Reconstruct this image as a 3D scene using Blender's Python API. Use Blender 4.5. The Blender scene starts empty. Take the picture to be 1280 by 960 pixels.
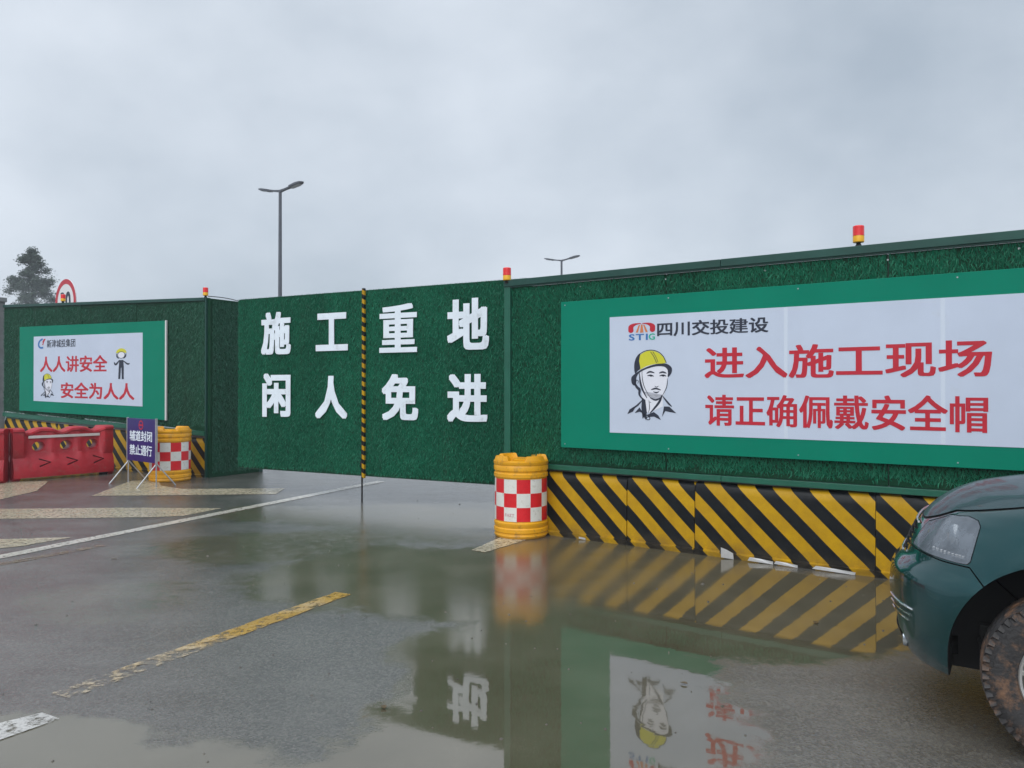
import bpy, bmesh, math, random
import numpy as np
from mathutils import Vector, Matrix
from mathutils.geometry import tessellate_polygon
R = math.radians
random.seed(7); RNG = np.random.default_rng(7)
scene = bpy.context.scene
COL = scene.collection

# ------------------------------------------------------------------ camera, world, sun, exposure
cam = bpy.data.objects.new('camera', bpy.data.cameras.new('camera')); COL.objects.link(cam)
cam.location = (0, 0, 1.55); cam.rotation_euler = (R(90.296), 0, 0)
cam.data.sensor_width = 36; cam.data.lens = 967/1280*36
cam.data.clip_end = 3000; cam.data.clip_start = .05
scene.camera = cam
EXPO = 1.2
SUN_EL, SUN_AZ = R(52), R(200)
scene.view_settings.view_transform = 'Standard'; scene.view_settings.look = 'None'
scene.view_settings.exposure = EXPO; scene.view_settings.gamma = 1
world = bpy.data.worlds.new("World"); scene.world = world; world.use_nodes = True
nt = world.node_tree; N = nt.nodes; LK = nt.links
bg = N['Background']; bg.inputs['Strength'].default_value = .1
sky = N.new('ShaderNodeTexSky'); sky.sky_type = 'NISHITA'; sky.sun_disc = False
sky.sun_elevation = SUN_EL; sky.sun_rotation = SUN_AZ
tc = N.new('ShaderNodeTexCoord')
mp = N.new('ShaderNodeMapping'); mp.inputs['Scale'].default_value = (1.0, 1.0, 1.6); mp.inputs['Location'].default_value = (.35, .2, .1)
LK.new(tc.outputs['Generated'], mp.inputs['Vector'])
nz = N.new('ShaderNodeTexNoise'); nz.inputs['Scale'].default_value = 1.9; nz.inputs['Detail'].default_value = 6; nz.inputs['Roughness'].default_value = .50
LK.new(mp.outputs[0], nz.inputs['Vector'])
cr = N.new('ShaderNodeValToRGB')
cr.color_ramp.elements[0].position = .30; cr.color_ramp.elements[0].color = (.455, .53, .615, 1)
cr.color_ramp.elements[1].position = .66; cr.color_ramp.elements[1].color = (.80, .865, .95, 1)
LK.new(nz.outputs['Fac'], cr.inputs['Fac'])
sc = N.new('ShaderNodeVectorMath'); sc.operation = 'SCALE'; sc.inputs['Scale'].default_value = 10*.96/(2**EXPO)
LK.new(cr.outputs['Color'], sc.inputs[0])
mx = N.new('ShaderNodeMix'); mx.data_type = 'RGBA'; mx.inputs['Factor'].default_value = .96
LK.new(sky.outputs['Color'], mx.inputs['A']); LK.new(sc.outputs[0], mx.inputs['B'])
LK.new(mx.outputs['Result'], bg.inputs['Color'])
sl = bpy.data.lights.new('sun', 'SUN'); sl.energy = 1.0; sl.angle = R(70); sl.color = (1, .985, .96)
sun = bpy.data.objects.new('sun', sl); COL.objects.link(sun)
sdir = Vector((math.sin(SUN_AZ)*math.cos(SUN_EL), math.cos(SUN_AZ)*math.cos(SUN_EL), math.sin(SUN_EL)))
sun.rotation_euler = (-sdir).to_track_quat('-Z', 'Y').to_euler()

# ------------------------------------------------------------------ helpers
def tag(o, label=None, cat=None, group=None, kind=None):
    if label: o['label'] = label
    if cat: o['category'] = cat
    if group: o['group'] = group
    if kind: o['kind'] = kind
    return o
def empty(name, loc=(0, 0, 0), rz=0, **k):
    o = bpy.data.objects.new(name, None); COL.objects.link(o); o.empty_display_size = .2
    o.location = loc; o.rotation_euler = (0, 0, rz); return tag(o, **k)
def link(name, me, mat, parent=None, **k):
    o = bpy.data.objects.new(name, me); COL.objects.link(o)
    if mat is not None:
        for m in (mat if isinstance(mat, (list, tuple)) else [mat]): me.materials.append(m)
    if parent: o.parent = parent
    return tag(o, **k)
def obj(name, bm, mat, parent=None, smooth=False, **k):
    me = bpy.data.meshes.new(name); bmesh.ops.recalc_face_normals(bm, faces=bm.faces); bm.to_mesh(me); bm.free()
    if smooth:
        me.polygons.foreach_set('use_smooth', [True]*len(me.polygons)); sharp(me, 38)
    return link(name, me, mat, parent, **k)
def sharp(me, ang):
    me.set_sharp_from_angle(angle=R(ang))
def pyobj(name, v, f, mat, parent=None, smooth=False, **k):
    me = bpy.data.meshes.new(name); me.from_pydata(v, [], f); me.update()
    if smooth:
        me.polygons.foreach_set('use_smooth', [True]*len(me.polygons)); sharp(me, 38)
    return link(name, me, mat, parent, **k)
def box(bm, x0, x1, y0, y1, z0, z1, bev=0, M=None):
    r = bmesh.ops.create_cube(bm, size=1); vs = r['verts']
    for v in vs:
        v.co = Vector((x0+(v.co.x+.5)*(x1-x0), y0+(v.co.y+.5)*(y1-y0), z0+(v.co.z+.5)*(z1-z0)))
    if bev:
        es = {e for v in vs for e in v.link_edges}
        g = bmesh.ops.bevel(bm, geom=list(es), offset=bev, segments=2, affect='EDGES', profile=.5)
        vs = list({v for f in g['faces'] for v in f.verts} | {v for v in vs if v.is_valid})
    if M is not None: bmesh.ops.transform(bm, matrix=M, verts=vs)
    return vs
def tube(bm, a, b, r0, r1=None, seg=12, caps=True):
    a = Vector(a); b = Vector(b); r1 = r0 if r1 is None else r1
    d = b-a; q = d.to_track_quat('Z', 'Y').to_matrix().to_4x4()
    r = bmesh.ops.create_cone(bm, cap_ends=caps, segments=seg, radius1=r0, radius2=r1, depth=d.length)
    bmesh.ops.transform(bm, matrix=Matrix.Translation((a+b)/2) @ q, verts=r['verts'])
def path(bm, pts, r, seg=8):
    for a, b in zip(pts[:-1], pts[1:]): tube(bm, a, b, r, seg=seg)
def lathe(prof, seg=48, axis='Z', closed=False):
    v = []; f = []; n = len(prof)
    for i in range(seg):
        a = 2*math.pi*i/seg; c, s = math.cos(a), math.sin(a)
        for (r, h) in prof:
            v.append((r*c, r*s, h) if axis == 'Z' else (r*c, h, r*s))
    for i in range(seg):
        j = (i+1) % seg
        for k in range(n if closed else n-1):
            l = (k+1) % n
            f.append((i*n+k, j*n+k, j*n+l, i*n+l))
    return v, f
def bm_from(v, f):
    bm = bmesh.new(); vs = [bm.verts.new(p) for p in v]
    for q in f:
        try: bm.faces.new([vs[i] for i in q])
        except ValueError: pass
    bmesh.ops.remove_doubles(bm, verts=bm.verts, dist=1e-5)
    return bm
def prism(poly, y0, y1, plane='XZ'):
    """closed prism from a polygon; plane XZ extruded along Y, YZ extruded along X, XY extruded along Z"""
    def P(a, b, h): return {'XZ': (a, h, b), 'YZ': (h, a, b), 'XY': (a, b, h)}[plane]
    n = len(poly); v = [P(a, b, y0) for a, b in poly]+[P(a, b, y1) for a, b in poly]
    f = [tuple(range(n)), tuple(range(2*n-1, n-1, -1))]+[(i, (i+1) % n, n+(i+1) % n, n+i) for i in range(n)]
    return v, f
def boolean(o, cutters, op='DIFFERENCE'):
    for (v, f, mat) in cutters:
        me = bpy.data.meshes.new('c'); bm = bm_from(v, f); bmesh.ops.recalc_face_normals(bm, faces=bm.faces); bm.to_mesh(me); bm.free()
        if mat: me.materials.append(mat)
        c = bpy.data.objects.new('c', me); COL.objects.link(c)
        c.parent = None; c.matrix_world = Matrix.Identity(4)
        m = o.modifiers.new('b', 'BOOLEAN'); m.operation = op; m.object = c; m.solver = 'EXACT'; m.material_mode = 'TRANSFER'
        dg = bpy.context.evaluated_depsgraph_get(); dg.update()
        new = bpy.data.meshes.new_from_object(o.evaluated_get(dg)); o.modifiers.clear(); o.data = new
        bpy.data.objects.remove(c)
    return o

# ------------------------------------------------------------------ materials
def principled(name, col, rough=.6, metal=0, coat=0, ior=1.5, vary=0, vscale=3, bump=0, bscale=40, rvar=0, spec=.5, dirt=None):
    m = bpy.data.materials.new(name); m.use_nodes = True; t = m.node_tree; b = t.nodes['Principled BSDF']
    b.inputs['Base Color'].default_value = (*col, 1); b.inputs['Roughness'].default_value = rough
    b.inputs['Metallic'].default_value = metal; b.inputs['IOR'].default_value = ior
    b.inputs['Coat Weight'].default_value = coat; b.inputs['Coat Roughness'].default_value = .06
    b.inputs['Specular IOR Level'].default_value = spec
    c = t.nodes.new('ShaderNodeTexCoord')
    if vary or rvar or dirt:
        n = t.nodes.new('ShaderNodeTexNoise'); n.inputs['Scale'].default_value = vscale; n.inputs['Detail'].default_value = 6
        n.inputs['Roughness'].default_value = .65
        t.links.new(c.outputs['Object'], n.inputs['Vector'])
    if vary:
        h = t.nodes.new('ShaderNodeMapRange'); h.inputs['From Min'].default_value = .3; h.inputs['From Max'].default_value = .7
        h.inputs['To Min'].default_value = 1-vary; h.inputs['To Max'].default_value = 1+vary
        t.links.new(n.outputs['Fac'], h.inputs['Value'])
        s = t.nodes.new('ShaderNodeVectorMath'); s.operation = 'SCALE'; s.inputs[0].default_value = col
        t.links.new(h.outputs[0], s.inputs['Scale']); src = s.outputs[0]
        if dirt:
            n2 = t.nodes.new('ShaderNodeTexNoise'); n2.inputs['Scale'].default_value = dirt[2]; n2.inputs['Detail'].default_value = 8; n2.inputs['Roughness'].default_value = .7
            t.links.new(c.outputs['Object'], n2.inputs['Vector'])
            h2 = t.nodes.new('ShaderNodeMapRange'); h2.inputs['From Min'].default_value = dirt[1]; h2.inputs['From Max'].default_value = dirt[1]+.15
            h2.inputs['To Max'].default_value = dirt[3]
            t.links.new(n2.outputs['Fac'], h2.inputs['Value'])
            x = t.nodes.new('ShaderNodeMix'); x.data_type = 'RGBA'; x.inputs['B'].default_value = (*dirt[0], 1)
            t.links.new(h2.outputs[0], x.inputs['Factor']); t.links.new(src, x.inputs['A']); src = x.outputs['Result']
        t.links.new(src, b.inputs['Base Color'])
    if rvar:
        h = t.nodes.new('ShaderNodeMapRange'); h.inputs['To Min'].default_value = max(0, rough-rvar); h.inputs['To Max'].default_value = rough+rvar
        t.links.new(n.outputs['Fac'], h.inputs['Value']); t.links.new(h.outputs[0], b.inputs['Roughness'])
    if bump:
        n = t.nodes.new('ShaderNodeTexNoise'); n.inputs['Scale'].default_value = bscale; n.inputs['Detail'].default_value = 4
        t.links.new(c.outputs['Object'], n.inputs['Vector'])
        bu = t.nodes.new('ShaderNodeBump'); bu.inputs['Strength'].default_value = bump; bu.inputs['Distance'].default_value = .01
        t.links.new(n.outputs['Fac'], bu.inputs['Height']); t.links.new(bu.outputs[0], b.inputs['Normal'])
    return m
def math_(t, op, a, b=None, c=None):
    n = t.nodes.new('ShaderNodeMath'); n.operation = op
    for i, x in enumerate((a, b, c)):
        if x is None: continue
        if isinstance(x, (int, float)): n.inputs[i].default_value = x
        else: t.links.new(x, n.inputs[i])
    return n.outputs[0]
def maprange(t, x, a, b, c=0., d=1., smooth=False):
    n = t.nodes.new('ShaderNodeMapRange')
    if smooth: n.interpolation_type = 'SMOOTHSTEP'
    for k, v in zip(('From Min', 'From Max', 'To Min', 'To Max'), (a, b, c, d)): n.inputs[k].default_value = v
    t.links.new(x, n.inputs['Value']); return n.outputs[0]
def noise(t, vec, scale, detail=4, rough=.6):
    n = t.nodes.new('ShaderNodeTexNoise'); n.inputs['Scale'].default_value = scale; n.inputs['Detail'].default_value = detail; n.inputs['Roughness'].default_value = rough
    t.links.new(vec, n.inputs['Vector']); return n.outputs['Fac']
def mixc(t, f, a, b):
    x = t.nodes.new('ShaderNodeMix'); x.data_type = 'RGBA'
    if isinstance(f, (int, float)): x.inputs['Factor'].default_value = f
    else: t.links.new(f, x.inputs['Factor'])
    for k, v in (('A', a), ('B', b)):
        if isinstance(v, tuple): x.inputs[k].default_value = (*v, 1)
        else: t.links.new(v, x.inputs[k])
    return x.outputs['Result']

# puddles: soft ellipses in ground coordinates (cx, cy, rx, ry, weight)
PUD = [(-.3, 6.4, 2.0, 1.3, 1.1), (1.4, 5.65, 1.9, 1.35, 1.15), (.25, 4.2, .95, 1.6, 1.2), (.75, 3.7, .5, .8, .75), (-2.3, 7.6, 1.5, 1.0, .58), (-1.2, 8.3, 1.3, .8, .55), (-.1, 3.2, .9, .45, 1.1),
       (-2.3, 3.0, 1.6, .75, 1.1), (-1.0, 2.9, 1.2, .42, 1.1), (-3.1, 9.6, .8, .8, .6), (-1.0, 9.5, 2.2, 1.2, .75), (-2.9, 5.6, .9, .7, .45), (1.2, 7.2, 1.6, 1.0, .7)]
def wet_ground(name='wet_asphalt'):
    m = bpy.data.materials.new(name); m.use_nodes = True; t = m.node_tree; b = t.nodes['Principled BSDF']
    g = t.nodes.new('ShaderNodeNewGeometry'); pos = g.outputs['Position']
    wn = t.nodes.new('ShaderNodeTexNoise'); wn.inputs['Scale'].default_value = 1.1; wn.inputs['Detail'].default_value = 7; wn.inputs['Roughness'].default_value = .62
    t.links.new(pos, wn.inputs['Vector'])
    wv = t.nodes.new('ShaderNodeVectorMath'); wv.operation = 'SUBTRACT'; t.links.new(wn.outputs['Color'], wv.inputs[0]); wv.inputs[1].default_value = (.5, .5, .5)
    ws = t.nodes.new('ShaderNodeVectorMath'); ws.operation = 'SCALE'; ws.inputs['Scale'].default_value = 1.3; t.links.new(wv.outputs[0], ws.inputs[0])
    wa = t.nodes.new('ShaderNodeVectorMath'); wa.operation = 'ADD'; t.links.new(pos, wa.inputs[0]); t.links.new(ws.outputs[0], wa.inputs[1])
    tot = None
    for (cx, cy, rx, ry, w) in PUD:
        mp = t.nodes.new('ShaderNodeMapping'); mp.vector_type = 'POINT'
        mp.inputs['Location'].default_value = (-cx/rx, -cy/ry, 0); mp.inputs['Scale'].default_value = (1/rx, 1/ry, 0)
        t.links.new(wa.outputs[0], mp.inputs['Vector'])
        ln = t.nodes.new('ShaderNodeVectorMath'); ln.operation = 'LENGTH'; t.links.new(mp.outputs[0], ln.inputs[0])
        e = maprange(t, ln.outputs['Value'], 1.25, .55, 0, w, True)
        tot = e if tot is None else math_(t, 'MAXIMUM', tot, e)
    fine = noise(t, pos, 9, 6, .7)
    agg = noise(t, pos, 190, 3, .7)
    lvl = math_(t, 'ADD', tot, math_(t, 'MULTIPLY', math_(t, 'SUBTRACT', fine, .5), .8))
    lvl = math_(t, 'ADD', lvl, math_(t, 'MULTIPLY', math_(t, 'SUBTRACT', agg, .5), .9))
    wet = maprange(t, lvl, .26, .66, 0, 1, True)
    # aggregate
    vo = t.nodes.new('ShaderNodeTexVoronoi'); vo.inputs['Scale'].default_value = 85; t.links.new(pos, vo.inputs['Vector'])
    mid = noise(t, pos, 1.4, 7, .62); big = noise(t, pos, .35, 4, .6)
    # tyre-swept streaks
    sm = t.nodes.new('ShaderNodeMapping'); sm.inputs['Rotation'].default_value = (0, 0, R(-62)); sm.inputs['Scale'].default_value = (.35, 3.2, 1)
    t.links.new(pos, sm.inputs['Vector']); streak = noise(t, sm.outputs[0], 1.3, 6, .65)
    sp = t.nodes.new('ShaderNodeSeparateXYZ'); t.links.new(pos, sp.inputs[0]); ypos = sp.outputs['Y']
    dry = mixc(t, maprange(t, mid, .3, .7), (.042, .043, .042), (.108, .108, .103))
    dry = mixc(t, maprange(t, vo.outputs['Color'], .35, 1., 0, .45), dry, (.24, .23, .205))
    dry = mixc(t, maprange(t, streak, .45, .75, 0, .4), dry, (.14, .137, .13))
    mud = mixc(t, maprange(t, mid, .35, .65), (.082, .073, .045), (.112, .100, .066))
    mud = mixc(t, maprange(t, math_(t, 'ADD', agg, math_(t, 'MULTIPLY', math_(t, 'SUBTRACT', mid, .5), .5)), .56, .72, 0, .6), mud, (.14, .13, .10))
    t.links.new(mixc(t, wet, dry, mud), b.inputs['Base Color'])
    r_dry = maprange(t, math_(t, 'ADD', math_(t, 'MULTIPLY', mid, .5), math_(t, 'MULTIPLY', streak, .5)), .35, .65, .09, .27)
    r = math_(t, 'ADD', math_(t, 'MULTIPLY', r_dry, math_(t, 'SUBTRACT', 1, wet)), math_(t, 'MULTIPLY', math_(t, 'ADD', math_(t, 'ADD', maprange(t, mid, .35, .68, .012, .05), maprange(t, agg, .55, .75, 0, .10)), maprange(t, math_(t, 'SUBTRACT', ypos, math_(t, 'MULTIPLY', sp.outputs['X'], .9)), 3.7, 6.6, 0, .17, True)), wet))
    t.links.new(r, b.inputs['Roughness'])
    b.inputs['IOR'].default_value = 2.45; b.inputs['Specular Tint'].default_value = (1, .95, .87, 1)
    hgt = math_(t, 'ADD', math_(t, 'MULTIPLY', vo.outputs['Distance'], .7), math_(t, 'MULTIPLY', agg, .6))
    bu = t.nodes.new('ShaderNodeBump'); bu.inputs['Distance'].default_value = .006
    t.links.new(math_(t, 'MULTIPLY', math_(t, 'SUBTRACT', 1, wet), .6), bu.inputs['Strength'])
    t.links.new(hgt, bu.inputs['Height'])
    rp = noise(t, pos, 5, 3, .5)
    bu2 = t.nodes.new('ShaderNodeBump'); bu2.inputs['Distance'].default_value = .004; bu2.inputs['Strength'].default_value = .10
    t.links.new(rp, bu2.inputs['Height']); t.links.new(bu.outputs[0], bu2.inputs['Normal'])
    t.links.new(bu2.outputs[0], b.inputs['Normal'])
    return m
def paint_mark(name, col, worn, wscale=22, tint=None, scuffed=None):
    m = bpy.data.materials.new(name); m.use_nodes = True; t = m.node_tree; b = t.nodes['Principled BSDF']
    g = t.nodes.new('ShaderNodeNewGeometry'); pos = g.outputs['Position']
    n1 = noise(t, pos, 3, 6, .7); n2 = noise(t, pos, wscale, 6, .75)
    c = mixc(t, maprange(t, n1, .35, .65), col, tuple(x*.62 for x in col))
    c = mixc(t, maprange(t, n2, .5, .75, 0, .6), c, tint or (.13, .12, .11))
    if tint: c = mixc(t, maprange(t, noise(t, pos, 1.6, 3), .45, .7, 0, .75), c, (.50, .42, .30))
    if scuffed:   # this end of the line has been rubbed pale and thin by turning tyres
        sp = t.nodes.new('ShaderNodeSeparateXYZ'); t.links.new(pos, sp.inputs[0])
        rub = maprange(t, math_(t, 'ADD', sp.outputs['Y'], math_(t, 'MULTIPLY', math_(t, 'SUBTRACT', noise(t, pos, 4, 5), .5), 1.6)), scuffed[1], scuffed[0], 0, 1, True)
        c = mixc(t, rub, c, (.46, .38, .26)); n2 = math_(t, 'ADD', n2, math_(t, 'MULTIPLY', rub, -.11)); worn = .36
    t.links.new(c, b.inputs['Base Color'])
    t.links.new(maprange(t, n1, .3, .7, .12, .38), b.inputs['Roughness'])
    a = maprange(t, n2, worn, worn+.16, 0, 1); t.links.new(a, b.inputs['Alpha'])
    bu = t.nodes.new('ShaderNodeBump'); bu.inputs['Strength'].default_value = .2; bu.inputs['Distance'].default_value = .003
    t.links.new(noise(t, pos, 160, 3), bu.inputs['Height']); t.links.new(bu.outputs[0], b.inputs['Normal'])
    return m
def turf_mat(name, c1, c2, c3, island=True):
    m = bpy.data.materials.new(name); m.use_nodes = True; t = m.node_tree; b = t.nodes['Principled BSDF']
    g = t.nodes.new('ShaderNodeNewGeometry'); co = t.nodes.new('ShaderNodeTexCoord')
    n = noise(t, co.outputs['Object'], 2.2, 6, .7)
    c = mixc(t, maprange(t, n, .35, .65), c1, c2)
    mpp = t.nodes.new('ShaderNodeMapping'); mpp.inputs['Scale'].default_value = (5, 5, .45); t.links.new(co.outputs['Object'], mpp.inputs['Vector'])
    sx = t.nodes.new('ShaderNodeSeparateXYZ'); t.links.new(co.outputs['Object'], sx.inputs[0])
    wn = t.nodes.new('ShaderNodeTexWhiteNoise'); wn.noise_dimensions = '1D'; t.links.new(math_(t, 'FLOOR', math_(t, 'DIVIDE', math_(t, 'ADD', sx.outputs['X'], .35), 1.02)), wn.inputs['W'])
    vs = t.nodes.new('ShaderNodeVectorMath'); vs.operation = 'SCALE'; t.links.new(c, vs.inputs[0]); t.links.new(maprange(t, wn.outputs['Value'], 0, 1, .88, 1.14), vs.inputs['Scale']); c = vs.outputs[0]
    c = mixc(t, maprange(t, noise(t, mpp.outputs[0], 1.0, 5, .6), .52, .74, 0, .4), c, tuple(.35*a+q for a, q in zip(c2, (.022, .030, .022))))
    if island: c = mixc(t, maprange(t, g.outputs['Random Per Island'], .55, 1, 0, .75), c, c3)
    t.links.new(c, b.inputs['Base Color']); b.inputs['Roughness'].default_value = .5
    b.inputs['Specular IOR Level'].default_value = .12
    if island:
        b.inputs['Sheen Weight'].default_value = .0
    return m
def stripes(name, period, k, duty=.5):
    """yellow and black diagonal print; bands follow x + k*z in object space"""
    m = bpy.data.materials.new(name); m.use_nodes = True; t = m.node_tree; b = t.nodes['Principled BSDF']
    co = t.nodes.new('ShaderNodeTexCoord'); s = t.nodes.new('ShaderNodeSeparateXYZ'); t.links.new(co.outputs['Object'], s.inputs[0])
    w = noise(t, co.outputs['Object'], 3, 3)
    u = math_(t, 'ADD', s.outputs['X'], math_(t, 'MULTIPLY', s.outputs['Z'], k))
    u = math_(t, 'ADD', u, math_(t, 'MULTIPLY', w, .012))
    fr = math_(t, 'FRACT', math_(t, 'DIVIDE', u, period))
    y = math_(t, 'LESS_THAN', fr, duty)
    n = noise(t, co.outputs['Object'], 5, 7, .7); n2 = noise(t, co.outputs['Object'], 60, 4, .7)
    yc = mixc(t, maprange(t, n, .35, .7), (.52, .30, .004), (.38, .21, .006))
    kc = mixc(t, maprange(t, n, .35, .7), (.003, .004, .006), (.010, .012, .014))
    c = mixc(t, y, kc, yc)
    c = mixc(t, maprange(t, n2, .66, .8, 0, .5), c, (.16, .12, .07))
    low = maprange(t, s.outputs['Z'], .16, .0, 0, .55)
    c = mixc(t, math_(t, 'MULTIPLY', low, maprange(t, n, .35, .6)), c, (.07, .055, .035))
    t.links.new(c, b.inputs['Base Color']); t.links.new(maprange(t, n, .3, .7, .30, .5), b.inputs['Roughness']); b.inputs['Specular IOR Level'].default_value = .25
    return m
M = dict(
    ground=wet_ground(),
    cream=paint_mark('road_paint_cream', (.64, .57, .41), .36),
    white=paint_mark('road_paint_white', (.78, .77, .74), .40, 14),
    line=paint_mark('road_paint_line', (.74, .71, .63), .34),
    tan=paint_mark('road_paint_tan', (.30, .22, .13), .42, 12),
    yellow=paint_mark('road_paint_yellow', (.60, .36, .05), .36, 12, (.20, .14, .06), (4.1, 5.1)),
    turf_back=turf_mat('turf_backing', (.0035, .035, .016), (.006, .05, .024), (0, 0, 0), False),
    turf=turf_mat('turf_blade', (.007, .108, .060), (.013, .155, .086), (.030, .21, .115)),
    turf_far=turf_mat('turf_blade_faded', (.024, .105, .066), (.034, .13, .082), (.05, .16, .10)),
    trim=principled('green_painted_steel', (.010, .105, .065), .38, vary=.25, vscale=2, bump=.1, bscale=20, dirt=((.06, .07, .05), .6, 9, .5)),
    trim_dark=principled('dark_green_steel', (.006, .055, .042), .42, vary=.3, vscale=2, dirt=((.05, .06, .05), .62, 9, .5)),
    board=principled('green_vinyl', (.0008, .20, .125), .5, spec=.12, vary=.07, vscale=1.2, bump=.3, bscale=2),
    vinyl=principled('white_vinyl', (.54, .61, .74), .38, vary=.045, vscale=1.3, bump=.35, bscale=1.6, dirt=((.48, .49, .48), .62, 4, .25)),
    seam=principled('vinyl_seam', (.62, .69, .80), .25),
    letter=principled('white_foam_letter', (.74, .82, .90), .5, vary=.08, vscale=3, dirt=((.38, .42, .42), .56, 7, .55)),
    red=principled('red_vinyl_print', (.50, .012, .030), .42, vary=.08),
    ink=principled('dark_ink_print', (.018, .024, .045), .5),
    face=principled('pale_print', (.74, .76, .84), .5),
    helmet=principled('yellow_print', (.62, .60, .03), .45),
    gold=principled('orange_print', (.62, .20, .08), .45),
    green_ink=principled('green_print', (.02, .42, .28), .45),
    blue_ink=principled('blue_print', (.03, .16, .45), .45),
    navy=principled('navy_sheet', (.022, .014, .135), .38, vary=.12, vscale=4),
    steel=principled('galvanised_tube', (.45, .46, .48), .35, metal=.7, vary=.2, vscale=8),
    lampmetal=principled('grey_lamp_paint', (.075, .085, .105), .45, vary=.15),
    lampglass=principled('lamp_glass', (.35, .37, .40), .2),
    concrete=principled('grey_concrete', (.20, .215, .22), .7, vary=.2, vscale=4, bump=.3, bscale=30),
    drum=principled('orange_drum_plastic', (.76, .36, .008), .36, vary=.12, vscale=5, dirt=((.22, .12, .05), .53, 12, .6)),
    drumred=principled('drum_red_film', (.66, .012, .02), .33, vary=.12, vscale=6),
    drumwhite=principled('drum_white_film', (.72, .72, .68), .33, vary=.08, vscale=6, dirt=((.36, .32, .25), .54, 16, .5)),
    drumprint=principled('drum_print', (.55, .25, .30), .4),
    tape=principled('red_barrier_plastic', (.40, .018, .030), .42, vary=.25, vscale=3, bump=.25, bscale=9, dirt=((.30, .10, .09), .55, 7, .6)),
    strip=principled('reflective_strip', (.62, .56, .55), .4, vary=.15),
    shadowred=principled('shadow_red_plastic', (.16, .010, .016), .5),  # barrier red with shade put into the colour, for chevron grooves and joint pins
    beacon_red=principled('beacon_red', (.80, .012, .015), .18, coat=.6),
    beacon_yel=principled('beacon_yellow', (.80, .42, .01), .35),
    black=principled('black_rubber', (.012, .012, .013), .55, vary=.2),
    void=principled('dark_wheel_well', (.006, .006, .007), .8),
    bark=principled('bark', (.05, .045, .04), .9, vary=.3),
    leaf=principled('leaf', (.055, .085, .068), .7, vary=.45, vscale=1.2),
    leaf2=principled('leaf_pale', (.075, .11, .075), .7, vary=.3, vscale=1.2),
    signwhite=principled('sign_white', (.75, .75, .76), .4),
    scrap=principled('torn_white_sheet', (.72, .73, .75), .5, vary=.12, vscale=9),
)
M['stripe'] = stripes('hazard_stripe_sheet', .318, 1.06)
M['stripe_tape'] = stripes('hazard_stripe_pole', .235, 1.9)
for ob_name in ():
    pass

# ------------------------------------------------------------------ ground and markings
S = 420
def grid_ground():
    v = [(-S, -S, 0), (S, -S, 0), (S, S, 0), (-S, S, 0)]
    return pyobj('ground', v, [(0, 1, 2, 3)], M['ground'], kind='structure')
grid_ground()
def mark(name, pts, mat, z=.004):
    """a painted marking: a thin sheet with a slightly ragged outline"""
    n = len(pts); out = []
    for i in range(n):
        a = Vector(pts[i]); b = Vector(pts[(i+1) % n]); L = (b-a).length; k = max(1, int(L/.08))
        nrm = Vector((-(b-a).y, (b-a).x)).normalized()
        for j in range(k):
            p = a+(b-a)*j/k+nrm*random.uniform(-.007, .007); out.append((p.x, p.y, z))
    tris = tessellate_polygon([[Vector(p) for p in out]])
    return pyobj(name, out, [tuple(t) for t in tris], mat, kind='structure')
def band(name, a, b, w, mat, z=.004):
    a = Vector(a); b = Vector(b); n = Vector((-(b-a).y, (b-a).x)).normalized()*w/2
    return mark(name, [a+n, a-n, b-n, b+n], mat, z)
band('road_edge_line', (-4.70-.92, 7.10-2.1), (-2.17, 12.85), .165, M['line'])
mark('road_marking_chevron', [(-9.2, 9.75), (-5.02, 10.0), (-3.74, 9.96), (-3.97, 9.37), (-4.25, 9.28), (-8.9, 8.95)], M['cream'])
mark('road_marking_chevron', [(-8.2, 7.75), (-5.22, 7.93), (-4.55, 8.03), (-4.79, 7.60), (-5.1, 7.36), (-8.0, 7.1)], M['cream'])
mark('road_marking_chevron', [(-6.03, 11.10), (-6.35, 12.9), (-5.95, 13.0), (-5.55, 12.25), (-5.05, 11.86), (-3.5, 11.95), (-3.45, 11.30), (-4.5, 11.2)], M['cream'])
mark('road_marking_chevron', [(-9.5, 12.6), (-7.7, 12.85), (-7.15, 11.65), (-7.1, 10.75), (-9.3, 10.4)], M['cream'])
band('road_edge_line_faded', (-4.75, 6.35), (-4.02, 7.62), .11, M['tan'])
band('road_centre_dash', (-2.27, 3.90), (-1.27, 5.84), .15, M['yellow'])
mark('road_centre_dash', [(-3.1, 2.35), (-2.37, 3.58), (-2.235, 3.70), (-2.12, 3.63), (-2.20, 3.50), (-2.28, 3.36), (-2.95, 2.25)], M['white'])
mark('road_marking_stub', [(-.385, 7.40), (-.26, 7.29), (.25, 8.05), (-.12, 8.02)], M['cream'])

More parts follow.
